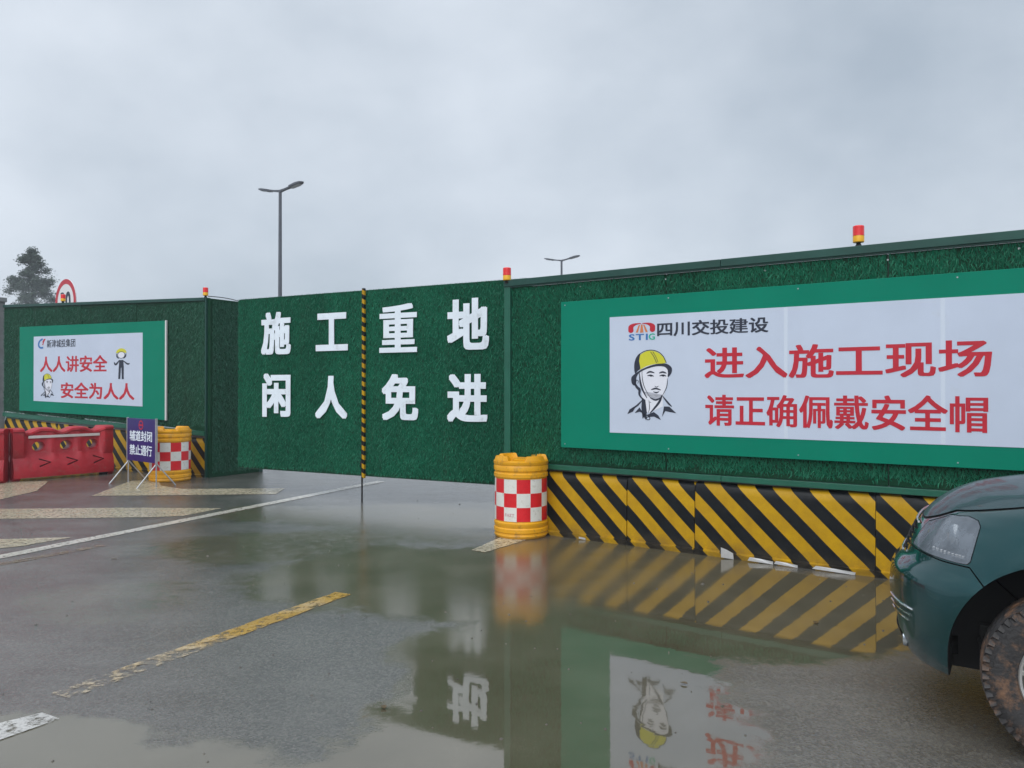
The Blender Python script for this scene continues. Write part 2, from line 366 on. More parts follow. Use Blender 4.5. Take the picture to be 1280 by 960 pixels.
# ------------------------------------------------------------------ turf
def blades(name, regions, n, mat, parent, size=(.05, .010), seed=1, y0=-.004):
    """artificial turf: thousands of thin blades on the sheet's camera side (local -y)"""
    g = np.random.default_rng(seed)
    areas = np.array([(r[1]-r[0])*(r[3]-r[2]) for r in regions]); cnt = (n*areas/areas.sum()).astype(int)
    V = []
    for r, c in zip(regions, cnt):
        x = g.uniform(r[0]+.01, r[1]-.01, c); z = g.uniform(r[2]+.03, r[3]-.03, c)
        L = size[0]*g.uniform(.6, 1.5, c); w = size[1]*g.uniform(.6, 1.3, c)*.5
        a = g.normal(0, .42, c); up = np.where(g.random(c) < .82, 1, -1)
        dx = np.sin(a)*L; dz = np.cos(a)*L*up; dy = -g.uniform(.15, .55, c)*L
        tx = np.clip(x+dx, r[0], r[1]); tz = np.clip(z+dz, r[2], r[3])
        px = np.cos(a)*w; pz = -np.sin(a)*w*up
        o = np.full(c, y0)
        t = np.stack([np.stack([x-px, o, z-pz], 1), np.stack([x+px, o, z+pz], 1), np.stack([tx, o+dy, tz], 1)], 1)
        V.append(t.reshape(-1, 3))
    V = np.concatenate(V); nt_ = len(V)//3
    me = bpy.data.meshes.new(name); me.vertices.add(len(V)); me.vertices.foreach_set('co', V.ravel())
    me.loops.add(len(V)); me.loops.foreach_set('vertex_index', np.arange(len(V)))
    me.polygons.add(nt_); me.polygons.foreach_set('loop_start', np.arange(0, len(V), 3)); me.polygons.foreach_set('loop_total', np.full(nt_, 3))
    me.update(); me.validate()
    return link(name, me, mat, parent, kind='stuff')
def panel(name, x0, x1, z0, z1, y0, y1, mat, parent, bev=.004, **k):
    bm = bmesh.new(); box(bm, x0, x1, y0, y1, z0, z1, bev); return obj(name, bm, mat, parent, **k)
def quad_panel(name, x0, x1, zl0, zl1, zr0, zr1, y0, y1, mat, parent, **k):
    v = [(x0, y0, zl0), (x1, y0, zr0), (x1, y0, zr1), (x0, y0, zl1), (x0, y1, zl0), (x1, y1, zr0), (x1, y1, zr1), (x0, y1, zl1)]
    f = [(0, 1, 2, 3), (7, 6, 5, 4), (0, 4, 5, 1), (1, 5, 6, 2), (2, 6, 7, 3), (3, 7, 4, 0)]
    return pyobj(name, v, f, mat, parent, **k)

# ------------------------------------------------------------------ lettering
def glyph(ch, off):
    # heavier weight: the regular outline repeated in a small ring, each copy a hair further back
    if off > .001:
        me = glyph(ch, 0); bm = bmesh.new(); oy = off*(.45 if ch in '重戴确帽佩投建' else .72)
        for k, (ax, ay) in enumerate(((0, 0), (1, 1), (-1, 1), (1, -1), (-1, -1), (1, 0), (-1, 0), (0, 1), (0, -1))):
            n0 = len(bm.verts); bm.from_mesh(me); bm.verts.ensure_lookup_table()
            for v in bm.verts[n0:]:
                v.co.x += off*ax; v.co.y += oy*ay
                if v.co.z > 0: v.co.z -= .012*k
        bm.to_mesh(me); bm.free(); return me
    c = bpy.data.curves.new('t', 'FONT'); c.body = ch; c.size = 1; c.offset = 0; c.resolution_u = 3; c.fill_mode = 'BOTH'; c.extrude = .5
    o = bpy.data.objects.new('t', c); COL.objects.link(o)
    dg = bpy.context.evaluated_depsgraph_get(); dg.update()
    me = bpy.data.meshes.new_from_object(o.evaluated_get(dg)); bpy.data.objects.remove(o); bpy.data.curves.remove(c)
    return me
def write(text, x0, z0, x1, z1, y, th, mat, parent, off=.022, track=.0, slope=0., name='character', joined=False):
    """letters on a vertical face: x right, z up, standing th proud of y towards local -y"""
    ms = []; X = 0; lo = [1e9, 1e9]; hi = [-1e9, -1e9]
    for ch in text:
        if ch == ' ': X += .35; continue
        me = glyph(ch, off); co = np.empty(len(me.vertices)*3); me.vertices.foreach_get('co', co); co = co.reshape(-1, 3)
        wd = co[:, 0].max()
        co[:, 0] += X; ms.append((me, co)); X += (1.0 if ord(ch) > 0x2e80 else wd+.08)+track
        lo = [min(lo[0], co[:, 0].min()), min(lo[1], co[:, 1].min())]; hi = [max(hi[0], co[:, 0].max()), max(hi[1], co[:, 1].max())]
    outs = []
    for me, co in ms:
        nx = x0+(co[:, 0]-lo[0])/(hi[0]-lo[0])*(x1-x0); nz_ = z0+(co[:, 1]-lo[1])/(hi[1]-lo[1])*(z1-z0)+slope*(nx-x0)
        ny = y-(co[:, 2]+.5)*th
        me.vertices.foreach_set('co', np.stack([nx, ny, nz_], 1).ravel()); me.name = name
        me.flip_normals(); me.update(); me.materials.clear(); outs.append(link(name, me, mat, parent))
    return outs
def art(name, polys, mat, parent, T, y, th=.0015):
    """flat print cut from filled outlines; T maps drawing units to (x, z)"""
    v = []; f = []
    for p in polys:
        q = [T(*a) for a in p]; b = len(v); v += [(a, y-th, c) for a, c in q]
        f += [tuple(b+i for i in t) for t in tessellate_polygon([[Vector((a, c, 0)) for a, c in q]])]
    return pyobj(name, v, f, mat, parent)
def stroke(pts, w0, w1=None, taper=True):
    """a brush stroke as one outline, widest in its middle"""
    pts = [Vector(p) for p in smooth(pts)]; n = len(pts); L = []; Rr = []
    w1 = w0 if w1 is None else w1
    for i, p in enumerate(pts):
        d = (pts[min(i+1, n-1)]-pts[max(i-1, 0)]).normalized(); k = i/(n-1)
        w = (w0+(w1-w0)*k)*(.25+.75*math.sin(math.pi*min(max(k, .04), .96)) if taper else 1)/2
        nn = Vector((-d.y, d.x)); L.append(tuple(p+nn*w)); Rr.append(tuple(p-nn*w))
    return L+Rr[::-1]
def smooth(pts, k=4, closed=False):
    P = [Vector(p) for p in pts]; out = []; n = len(P)
    rng = range(n if closed else n-1)
    for i in rng:
        if closed: a, b, c, d = P[(i-1) % n], P[i], P[(i+1) % n], P[(i+2) % n]
        else: a, b, c, d = P[max(i-1, 0)], P[i], P[i+1], P[min(i+2, n-1)]
        for j in range(k):
            t = j/k; out.append(tuple(.5*((2*b)+(c-a)*t+(2*a-5*b+4*c-d)*t*t+(3*b-a-3*c+d)*t**3)))
    if not closed: out.append(tuple(P[-1]))
    return out
def ellipse(cx, cy, rx, ry, n=24, a0=0, rot=0):
    return [(cx+rx*math.cos(a)*math.cos(rot)-ry*math.sin(a)*math.sin(rot), cy+rx*math.cos(a)*math.sin(rot)+ry*math.sin(a)*math.cos(rot)) for a in [a0+2*math.pi*i/n for i in range(n)]]
def ring2(cx, cy, rx, ry, w, n=28):
    o = ellipse(cx, cy, rx, ry, n); i = ellipse(cx, cy, rx-w, ry-w, n); return [[o[k], o[(k+1) % n], i[(k+1) % n], i[k]] for k in range(n)]
def portrait(parent, T, y, detail=True):
    """line drawing of a worker in a helmet; drawing units are those of the enlarged photograph"""
    skin = smooth([(232, 400), (300, 365), (430, 360), (440, 470), (425, 560), (390, 625), (340, 640), (290, 615), (235, 560), (215, 480)], 3, True)
    neck = [(235, 570), (400, 600), (400, 690), (285, 745), (240, 700)]
    art('print_face', [skin, neck], M['face'], parent, T, y, .0010)
    dome = smooth([(195, 395), (190, 340), (215, 290), (260, 260), (310, 253), (360, 268), (400, 300), (425, 345), (400, 355), (340, 358), (270, 375), (220, 400)], 3, True)
    art('print_helmet', [dome], M['helmet'], parent, T, y, .0016)
    k = []
    k.append(smooth([(178, 430), (172, 360), (190, 300), (222, 272), (212, 330), (222, 390), (200, 410)], 3, True))
    k.append(smooth([(150, 500), (150, 460), (190, 425), (250, 390), (330, 362), (400, 355), (440, 362), (470, 390), (468, 430), (440, 462), (440, 410), (410, 380), (340, 378), (250, 405), (200, 440), (185, 490), (180, 525), (160, 520)], 3, True))
    k.append(stroke([(200, 290), (250, 258), (310, 248), (365, 264), (405, 300), (428, 350)], 6, taper=False))
    k.append(stroke([(305, 262), (330, 300), (352, 350)], 5, taper=False)); k.append(stroke([(322, 260), (345, 300), (364, 345)], 4, taper=False))
    k.append(stroke([(215, 430), (222, 500), (240, 560), (275, 625)], 16)); k.append(stroke([(235, 400), (238, 470), (255, 540), (300, 620)], 6))
    k.append(stroke([(190, 480), (180, 510), (195, 540), (215, 560), (215, 600), (245, 640)], 22))
    k.append(stroke([(272, 432), (300, 418), (335, 428)], 14)); k.append(stroke([(278, 450), (305, 446), (330, 454)], 12)); k.append(ellipse(308, 450, 9, 7, 10))
    k.append(stroke([(372, 430), (400, 422), (430, 432)], 14)); k.append(stroke([(375, 452), (402, 446), (428, 454)], 12)); k.append(ellipse(404, 451, 9, 7, 10))
    k.append(stroke([(335, 530), (352, 538), (370, 530)], 5)); k.append(stroke([(308, 560), (345, 550), (385, 562)], 14)); k.append(stroke([(325, 575), (350, 582), (372, 574)], 10))
    k.append(stroke([(438, 470), (430, 540), (395, 610)], 6)); k.append(stroke([(300, 622), (345, 640), (392, 618)], 14))
    k.append([(235, 620), (262, 640), (275, 745), (240, 790), (230, 700)])
    k.append(stroke([(395, 600), (370, 660), (300, 745)], 18)); k.append(stroke([(400, 610), (440, 660), (470, 690)], 14))
    k.append(stroke([(240, 640), (190, 690), (150, 710)], 14)); k.append(stroke([(290, 640), (296, 700), (285, 745)], 5))
    k.append([(115, 755), (135, 715), (185, 695), (160, 735)]); k.append([(175, 745), (215, 700), (245, 745), (215, 735)])
    k.append([(505, 740), (450, 690), (410, 690), (395, 770), (420, 725), (470, 735)])
    k.append([(270, 760), (330, 735), (365, 760), (385, 795), (330, 770), (290, 775)]); k.append([(235, 740), (275, 755), (268, 800), (250, 775)])
    if detail: k += [p for p in ring2(285, 785, 17, 15, 6, 12)]; k.append(stroke([(290, 655), (310, 660)], 4)); k.append(stroke([(188, 480), (205, 490), (200, 515)], 5))
    art('print_outline', k, M['ink'], parent, T, y, .0024)

# ------------------------------------------------------------------ right-hand hoarding
FR = empty('hoarding_fence', (.383, 8.236, 0), R(-35), label='long green artificial turf hoarding to the right of the gate, steel cap on top', cat='fence')
xs = [-.47, 1.35, 3.3, 5.3, 7.4]
for a, b in zip(xs[:-1], xs[1:]):
    panel('turf_sheet', a+.003, b-.003, .745, 2.651, 0, .05, M['turf_back'], FR)
blades('turf_blades', [(a, b, .75, 2.66) for a, b in zip(xs[:-1], xs[1:])], 95000, M['turf'], FR, seed=3, size=(.042, .008))
panel('end_post', -.553, -.472, .0, 2.70, -.03, .06, M['trim'], FR)
for a, b in ((-.55, 1.9), (1.904, 4.3), (4.304, 7.4)):
    panel('top_cap', a, b, 2.665, 2.735, -.045, .09, M['trim_dark'], FR)
    panel('cap_lip', a, b, 2.652, 2.664, -.030, .0, M['trim_dark'], FR, bev=0)
    panel('bottom_rail', max(a, -.468), b, .690, .742, -.035, .05, M['trim'], FR)
panel('plinth', -.468, 7.4, 0, .742, .053, .2, M['concrete'], FR)
for s in (.4, 1.35, 2.3, 3.3, 4.2):
    bm = bmesh.new(); tube(bm, (s, -.004, 2.6), (s, -.012, 2.6), .008, seg=8); obj('screw', bm, M['steel'], FR)
for s in (1.6, 3.9, 6.2):
    panel('back_post', s, s+.08, 0, 2.66, .06, .14, M['steel'], FR)

SB = empty('banner_board', (.383, 8.236, 0), R(-35), label='wide green framed white banner on the right hoarding with a large helmeted worker portrait', cat='banner')
SX0, SX1 = .199, 4.62+.55
panel('board_frame', SX0, SX1, .932, 2.446, -.062, -.03, M['board'], SB, bev=.003)
panel('board_face', .772, 4.62, 1.105, 2.257, -.066, -.060, M['vinyl'], SB, bev=0)
YB = -.0662
for sx in (2.496, 3.70): panel('sheet_seam', sx-.016, sx+.016, 1.108, 2.254, -.0668, -.0661, M['seam'], SB, bev=0)
write('进入施工现场', 1.759, 1.636, 4.028, 1.925, YB, .0022, M['red'], SB, off=.020)
write('请正确佩戴安全帽', 1.766, 1.205, 4.002, 1.492, YB, .0022, M['red'], SB, off=.020)
write('四川交投建设', 1.285, 2.043, 2.345, 2.183, YB, .0022, M['ink'], SB, off=.022)
write('STI', .985, 2.017, 1.187, 2.078, YB, .0022, M['blue_ink'], SB, off=.02)
write('G', 1.197, 2.017, 1.262, 2.078, YB, .0022, M['green_ink'], SB, off=.02)
def TP(u, v):
    px, py = 770+u/6.4, 400+v/6.4
    return (.968+(px-788)/61*.513, 1.907-(py-440)/85*.669)
portrait(SB, TP, YB)
def TL(u, v): return (.976+(u-122)/(336-122)*.291, 2.185-(v-32)/(106-32)*.095)
lg = [smooth([(124, 82), (128, 52), (160, 35), (215, 33), (225, 38), (190, 45), (165, 62), (165, 92), (148, 105), (128, 98)], 3, True),
      smooth([(334, 82), (330, 52), (298, 35), (243, 33), (233, 38), (268, 45), (293, 62), (293, 92), (310, 105), (330, 98)], 3, True)]
art('logo_arc', lg, M['red'], SB, TL, YB)
art('logo_ray', [[(205, 50), (218, 44), (200, 104), (182, 104)], [(224, 44), (236, 44), (244, 106), (216, 106)], [(240, 44), (254, 50), (278, 104), (260, 104)]], M['gold'], SB, TL, YB)
for s in (SX0+.05, 1.4, 2.6, 3.8, SX1-.05):
    for z in (.97, 2.41):
        bm = bmesh.new(); tube(bm, (s, -.062, z), (s, -.066, z), .006, seg=8); obj('screw', bm, M['steel'], SB)

# ------------------------------------------------------------------ striped kerb barriers
def barrier(org, rz, x0, x1, top0, top1, phase, label, group, tilt=0):
    o = Vector(org)+Vector((math.cos(rz), math.sin(rz), 0))*x0
    L = x1-x0; prof = [(-.215, .0), (-.222, .045), (-.190, .052), (-.186, .3), (-.180, .56), (-.172, .615), (-.150, .645), (-.11, .66), (-.02, .662), (-.01, .62), (-.01, 0)]
    n = max(2, int(L/.06)); v = []; f = []; m = len(prof)
    for i in range(n+1):
        s = L*i/n; H = (top0+(top1-top0)*i/n)/.662
        wob = .006*math.sin(3.1*s+phase*9)+.004*math.sin(8.3*s+phase*5)
        for j, (y, z) in enumerate(prof):
            e = (wob if 2 <= j <= 5 else 0)+(random.uniform(-.006, .006) if j == 1 else 0)
            v.append((s, y+e+.006*(s/L if tilt else 0), z*H+(random.uniform(-.008, .008) if j == 1 else 0)+.002*math.sin(6*s)*(z > .1)))
    for i in range(n):
        for j in range(m-1): f.append((i*m+j, (i+1)*m+j, (i+1)*m+j+1, i*m+j+1))
    f.append(tuple(range(m))); f.append(tuple(n*m+j for j in range(m-1, -1, -1)))
    # the print's phase: shift the mesh origin so the bands start where the sheet has them
    v = [(a-phase, b, c) for a, b, c in v]
    o = o+Vector((math.cos(rz), math.sin(rz), 0))*phase
    ob = pyobj('striped_barrier', v, f, M['stripe'], None, True)
    ob.location = o; ob.rotation_euler = (0, 0, rz)
    return tag(ob, label, 'barrier', group)
O_R = (.383+.10*math.sin(R(-35))*-1*0, 8.236, 0)
rR = R(-35)
def offs(org, rz, d):   # move a line by d along its local y
    return (org[0]-math.sin(rz)*d, org[1]+math.cos(rz)*d, 0)
oR = offs((.383, 8.236), rR, .145)
gR = 'black and yellow striped kerb barriers under the right hoarding'
barrier(oR, rR, -.20, .945, .668, .672, .283, 'striped black and yellow barrier right behind the checkered drum by the gate', gR)
barrier(oR, rR, .949, 1.647, .674, .668, .107, 'short striped black and yellow barrier, second from the checkered drum by the gate', gR)
barrier(oR, rR, 1.651, 3.205, .670, .680, .145, 'longest striped black and yellow barrier with torn white sheet at its foot', gR)
barrier(oR, rR, 3.209, 4.75, .678, .675, .103, 'striped black and yellow barrier partly hidden behind the front of the green pickup', gR)
barrier(oR, rR, 4.754, 6.3, .665, .665, .13, 'striped black and yellow barrier beyond the pickup cab, last of its row', gR)
def scrap(s, ds, d, h, rot, label):
    bm = bmesh.new()
    P = [(0, 0), (ds, -.01), (ds*1.02, h*.5), (ds*.55, h*.8), (ds*.1, h)]
    v, f = prism(P, 0, .002); bm = bm_from(v, f)
    for q in bm.verts:
        a = (q.co.x)*5; q.co.y += .01*math.sin(a*3)-q.co.z*.5
    o = obj('torn_sheet', bm, M['scrap'], None)
    p = offs((.383, 8.236), rR, d-.045); u = Vector((math.cos(rR), math.sin(rR), 0))
    o.location = Vector(p)+u*s+Vector((0, 0, .012)); o.rotation_euler = (0, 0, rR+rot)
    return tag(o, label, 'litter', 'torn white plastic scraps along the barrier foot')
scrap(1.93, .11, -.07, .10, .1, 'white torn scrap standing up highest at the barrier foot')
scrap(2.17, .22, -.06, .035, .05, 'white torn strip on wet ground, middle of the longest striped barrier')
scrap(2.40, .20, -.055, .028, -.02, 'white torn strip second from the standing scrap')
scrap(2.72, .34, -.055, .030, .03, 'longest white torn strip near the end of the longest striped barrier')
scrap(.43, .07, -.05, .02, .1, 'tiny white torn scrap at the foot of the barrier nearest the drum')

# ------------------------------------------------------------------ gate leaves
GO = (-4.11, 11.62); rG = R(-28.05)
GATE_G = 'two turf covered gate leaves'
def leaf(x0, x1, label, chars, z0=.35, z1=2.885, seed=5):
    e = empty('gate_leaf', (GO[0], GO[1], 0), rG, label=label, cat='gate', group=GATE_G)
    panel('turf_sheet', x0+.02, x1-.02, z0+.01, z1-.012, .0, .03, M['turf_back'], e)
    blades('turf_blades', [(x0, x1, z0, z1)], int(48000*(x1-x0)/2.4), M['turf'], e, size=(.042, .009), seed=seed)
    for nm, a, b, c, d in (('top_rail', x0, x1, z1-.035, z1-.002), ('bottom_rail', x0, x1, z0, z0+.06)):
        panel(nm, a, b, c, d, .031, .08, M['trim_dark'], e)
    for a in (x0, x1-.06): panel('stile', a, a+.06, z0+.062, z1-.037, .031, .08, M['trim_dark'], e)
    for ch, b in chars:
        write(ch, b[0], b[1], b[2], b[3], -.028, .006, M['letter'], e, off=.038)
    return e
leaf(0, 2.385, 'left gate leaf covered in green turf, reading 施工 over 闲人', [('施', (.50, 2.035, 1.08, 2.653)), ('工', (1.551, 2.066, 2.126, 2.592)), ('闲', (.526, 1.129, 1.076, 1.762)), ('人', (1.542, 1.124, 2.117, 1.719))], seed=11)
leaf(2.40, 4.90, 'right gate leaf covered in green turf, reading 重地 over 免进', [('重', (2.665, 2.019, 3.275, 2.659)), ('地', (3.74, 2.029, 4.352, 2.675)), ('免', (2.705, 1.123, 3.293, 1.734)), ('进', (3.74, 1.12, 4.331, 1.725))], seed=12)
PO = empty('striped_pole', (GO[0], GO[1], 0), rG, label='slim black and yellow striped pole down the joint between the two gate leaves', cat='pole')
panel('pole', 2.380, 2.422, .33, 2.90, -.05, -.012, M['stripe_tape'], PO, bev=.006)
bm = bmesh.new(); tube(bm, (2.365, -.02, .0), (2.365, -.02, 1.1), .012, seg=10); box(bm, 2.345, 2.385, -.04, -.012, .50, .56, .003); obj('drop_bolt', bm, M['void'], PO)

# ------------------------------------------------------------------ left-hand hoarding
rL = R(-30)
FL = empty('hoarding_fence', (-5.3, 13.38, 0), rL, label='left green hoarding carrying the smaller banner, its end turned back beside the gate', cat='fence')
def zt(s): return 3.06+.0335*(-s)
cuts = [-6.48, -5.3, -3.62, -1.9, 0]
for a, b in zip(cuts[:-1], cuts[1:]):
    quad_panel('turf_sheet', a+.003, b-.003, .86+.036*-a-.03, zt(a), .83+.036*-b-.03, zt(b), 0, .05, M['turf_back'], FL)
    quad_panel('top_cap', a+.002, b-.002, zt(a)+.002, zt(a)+.055, zt(b)+.002, zt(b)+.055, -.03, .08, M['trim_dark'], FL)
blades('turf_blades', [(a, b, .86, zt(b)) for a, b in zip(cuts[:-1], cuts[1:])], 42000, M['turf_far'], FL, size=(.055, .012), seed=21)
quad_panel('bottom_rail', -6.48, 0, .945, 1.03, .72, .80, -.03, .05, M['trim'], FL)
quad_panel('plinth', -6.48, -.002, 0, .94, 0, .715, .04, .25, M['concrete'], FL)
panel('corner_post', -.0, .028, 0, 3.115, -.02, .075, M['trim_dark'], FL)
# the end return runs back beside the gate
RT = panel('end_return', .0285, .085, .0, 3.10, .02, 1.15, M['turf_back'], FL)
v = []
bl = blades('turf_blades', [(0, 1.1, .03, 3.08)], 12000, M['turf_far'], FL, size=(.055, .012), seed=22)
bl.location = (.088, .055, 0); bl.rotation_euler = (0, 0, R(90))
panel('return_post', .05, .095, 0, 3.0, 1.10, 1.19, M['trim_dark'], FL)

SL = empty('banner_board', (-5.3, 13.38, 0), rL, label='smaller green framed banner on the left hoarding about safety for everyone, two small figures', cat='banner')
quad_panel('board_frame', -5.764, -1.009, 1.079, 2.828, .976, 2.756, -.060, -.036, M['board'], SL)
quad_panel('frame_edge', -1.008, -.985, .970, 2.760, .970, 2.762, -.064, -.034, M['signwhite'], SL)
quad_panel('board_face', -5.223, -1.648, 1.285, 2.608, 1.212, 2.564, -.064, -.0595, M['vinyl'], SL)
YL = -.0642
write('人人讲安全', -4.988, 1.875, -2.714, 2.195, YL, .002, M['red'], SL, off=.024, slope=-.008)
write('安全为人人', -4.247, 1.350, -1.884, 1.665, YL, .002, M['red'], SL, off=.024, slope=-.010)
write('新津城投集团', -4.74, 2.366, -3.755, 2.525, YL, .002, M['ink'], SL, off=.012, slope=-.004)
def TLL(u, v): return (-5.046+(u-205)/(265-205)*.261, 2.555-(v-224)/(290-224)*.20)
art('logo_arc', [stroke([(240, 226), (215, 240), (206, 265), (220, 284), (245, 284)], 12, taper=False)], M['blue_ink'], SL, TLL, YL)
art('logo_mark', [[(235, 250), (250, 226), (265, 226), (252, 246), (244, 268), (236, 266), (244, 248)]], M['red'], SL, TLL, YL)
def TPL(u, v): return (-4.959+(u-115)/(505-115)*.487, 1.84-(v-248)/(800-248)*.50)
portrait(SL, TPL, YL, False)
def TM(u, v): return (-2.514+(u-815)/(940-815)*.487, 2.30-(v-285)/(530-285)*.585)
art('print_helmet', [smooth([(835, 325), (845, 300), (875, 288), (905, 300), (915, 325), (875, 318)], 3, True)], M['helmet'], SL, TM, YL, .0016)
art('print_face', [ellipse(875, 340, 28, 26)], M['face'], SL, TM, YL, .001)
art('print_outline', [stroke([(838, 328), (842, 355), (858, 368)], 9), stroke([(912, 328), (908, 352), (892, 368)], 9), stroke([(820, 395), (832, 415), (862, 380)], 14), stroke([(890, 385), (925, 412), (940, 405)], 12), [(860, 380), (892, 380), (895, 440), (856, 440)], [(856, 440), (873, 440), (868, 528), (852, 528)], [(877, 440), (895, 440), (895, 530), (880, 530)]] + ring2(875, 340, 30, 28, 4), M['ink'], SL, TM, YL, .0022)

oL = offs((-5.3, 13.38), rL, .19)
gL = 'black and yellow striped kerb barriers under the left hoarding'
barrier(oL, rL, -1.35, -.02, .735, .69, .2, 'striped barrier under the left hoarding, behind the checkered drum', gL)
barrier(oL, rL, -2.92, -1.354, .79, .737, .15, 'striped barrier under the left hoarding, behind the navy sign', gL)
barrier(oL, rL, -4.50, -2.924, .85, .792, .1, 'striped barrier under the left hoarding, seen through the red barrier holes', gL)
barrier(oL, rL, -6.48, -4.504, .93, .852, .05, 'striped barrier at the far left end under the left hoarding, beside the grey pillar', gL)

bm = bmesh.new(); box(bm, -7.1, -6.56, -.12, .06, 0, 3.40, .01); box(bm, -7.14, -6.52, -.16, .08, 3.402, 3.50, .01)
o = obj('gate_pillar', bm, M['concrete'], None, label='grey concrete pillar with a square cap at the left edge', cat='pillar'); o.location = (-5.3, 13.38, 0); o.rotation_euler = (0, 0, rL)

# ------------------------------------------------------------------ warning beacons
def make_beacon(loc, label, s=1.):
    e = empty('warning_beacon', loc, 0, label=label, cat='warning light', group='red and yellow beacons on top of the hoardings'); e.scale = (s, s, s)
    v, f = lathe([(0, 0), (.024, 0), (.024, .012), (.018, .016), (.018, .032), (.0, .032)], 16); pyobj('stem', v, f, M['void'], e)
    v, f = lathe([(0, .032), (.041, .032), (.045, .037), (.045, .082), (.043, .086), (0, .086)], 24); pyobj('base', v, f, M['beacon_yel'], e, True)
    pr = [(0, .0865)]
    for i in range(6): z = .0865+i*.013; pr += [(.046, z+.001), (.0445, z+.006), (.046, z+.011)]
    pr += [(.042, .170), (.03, .174), (0, .174)]
    v, f = lathe(pr, 24); pyobj('lens', v, f, M['beacon_red'], e, True)
    return e
def onfence(org, rz, s, z, y=.02): return (org[0]+math.cos(rz)*s-math.sin(rz)*y, org[1]+math.sin(rz)*s+math.cos(rz)*y, z)
make_beacon(onfence((.383, 8.236), rR, 3.075, 2.736, -.0), 'red and yellow beacon on the right hoarding above the wide banner')
make_beacon(onfence((.383, 8.236), rR, -.51, 2.700, -.035), 'red and yellow beacon on the post where the gate meets the right hoarding', 1.0)
make_beacon(onfence((-5.3, 13.38), rL, -.03, 3.12), 'red and yellow beacon on the corner of the left hoarding', 1.0)
make_beacon(onfence((-5.3, 13.38), rL, -4.32, 3.262), 'red and yellow beacon on the left hoarding in front of the round speed sign', 1.0)
bm = bmesh.new(); A = Vector(onfence((-5.3, 13.38), rL, 0, 3.16)); pts = []
for i in range(11):
    t = i/10; p = Vector(onfence((-5.3, 13.38), rL, .02+.07*t, 3.14+.05*math.sin(t*3.1)-.12*t, .03+1.0*t)); pts.append(p)
path(bm, pts, .007, 6); obj('beacon_cable', bm, M['black'], None, label='thin black cable from the corner beacon along the top of the left hoarding', cat='cable')
bm = bmesh.new(); box(bm, -.02, .05, -.04, .04, 2.80, 2.98, .006); o = obj('hinge_block', bm, M['beacon_yel'], None, label='small yellow block on the post beside the left gate leaf', cat='hinge'); o.location = onfence((-5.3, 13.38), rL, .10, 0, 1.13); o.rotation_euler = (0, 0, rL)

# ------------------------------------------------------------------ checkered drums
def make_drum(loc, rz, label, s=1., txt=True, zs=1.):
    e = empty('crash_drum', loc, rz, label=label, cat='traffic drum', group='orange crash drums with red and white checks'); e.scale = (s, s, zs)
    pr = [(0, 0), (.262, 0), (.276, .012), (.282, .03), (.276, .045), (.276, .055), (.285, .065), (.285, .10), (.276, .11), (.276, .122), (.283, .132), (.283, .160), (.274, .168), (.272, .18),
          (.272, .61), (.276, .622), (.284, .632), (.284, .665), (.275, .675), (.275, .687), (.285, .698), (.287, .735), (.280, .75), (.288, .762), (.288, .79), (.275, .80), (.20, .80), (.195, .77), (0, .77)]
    v, f = lathe(pr, 64); pyobj('drum_body', v, f, M['drum'], e, True)
    # sleeve: 12 x 3 checks
    v = []; f = []; mi = []
    for j in range(4):
        for i in range(60): a = 2*math.pi*i/60; v.append((.2755*math.cos(a), .2755*math.sin(a), .182+.1435*j))
    for j in range(3):
        for i in range(60): f.append((j*60+i, j*60+(i+1) % 60, (j+1)*60+(i+1) % 60, (j+1)*60+i)); mi.append((i//5+j) % 2)
    o = pyobj('checkered_sleeve', v, f, [M['drumwhite'], M['drumred']], e, True)
    for p, k in zip(o.data.polygons, mi): p.material_index = k
    # four raised lugs round the rim
    for k in range(4):
        a0 = k*math.pi/2+R(18); a1 = a0+R(54); v = []; n = 9
        prof = [(.286, .791), (.270, .846), (.225, .846), (.205, .791)]
        for i in range(n):
            a = a0+(a1-a0)*i/(n-1); q = R(4)*(1 if i == 0 else -1 if i == n-1 else 0)
            for (r, z) in prof: aa = a+(q if z > .8 else 0); v.append((r*math.cos(aa), r*math.sin(aa), z))
        f = [(i*4+j, (i+1)*4+j, (i+1)*4+(j+1) % 4, i*4+(j+1) % 4) for i in range(n-1) for j in range(4)]+[(0, 1, 2, 3), tuple(4*(n-1)+j for j in (3, 2, 1, 0))]
        bm = bm_from(v, f); bmesh.ops.bevel(bm, geom=[x for x in bm.edges if x.calc_face_angle(0) > .6], offset=.006, segments=2, affect='EDGES'); obj('rim_lug', bm, M['drum'], e, True)
    v, f = lathe([(0, .771), (.09, .771), (.09, .80), (.075, .806), (0, .806)], 24); pyobj('filler_cap', v, f, M['drum'], e, True)
    if txt:
        aa = R(-106)
        # the sleeve's small maker's print, curved with the drum
        for ch in write('FHZT', -.052, .232, .052, .262, 0, .001, M['drumprint'], e, off=.01, name='sleeve_print'):
            co = np.empty(len(ch.data.vertices)*3); ch.data.vertices.foreach_get('co', co); co = co.reshape(-1, 3)
            th = aa+co[:, 0]/.2755; r = .2758-co[:, 1]
            ch.data.vertices.foreach_set('co', np.stack([r*np.cos(th), r*np.sin(th), co[:, 2]], 1).ravel()); ch.data.update()
    return e
make_drum((.095, 8.17, 0), R(-10), 'orange drum with red and white checks standing by the right gate post', 1.0)
make_drum((-5.75, 13.02, 0), R(25), 'orange drum with red and white checks behind the navy sign on the left', 1.17, False, 1.06)

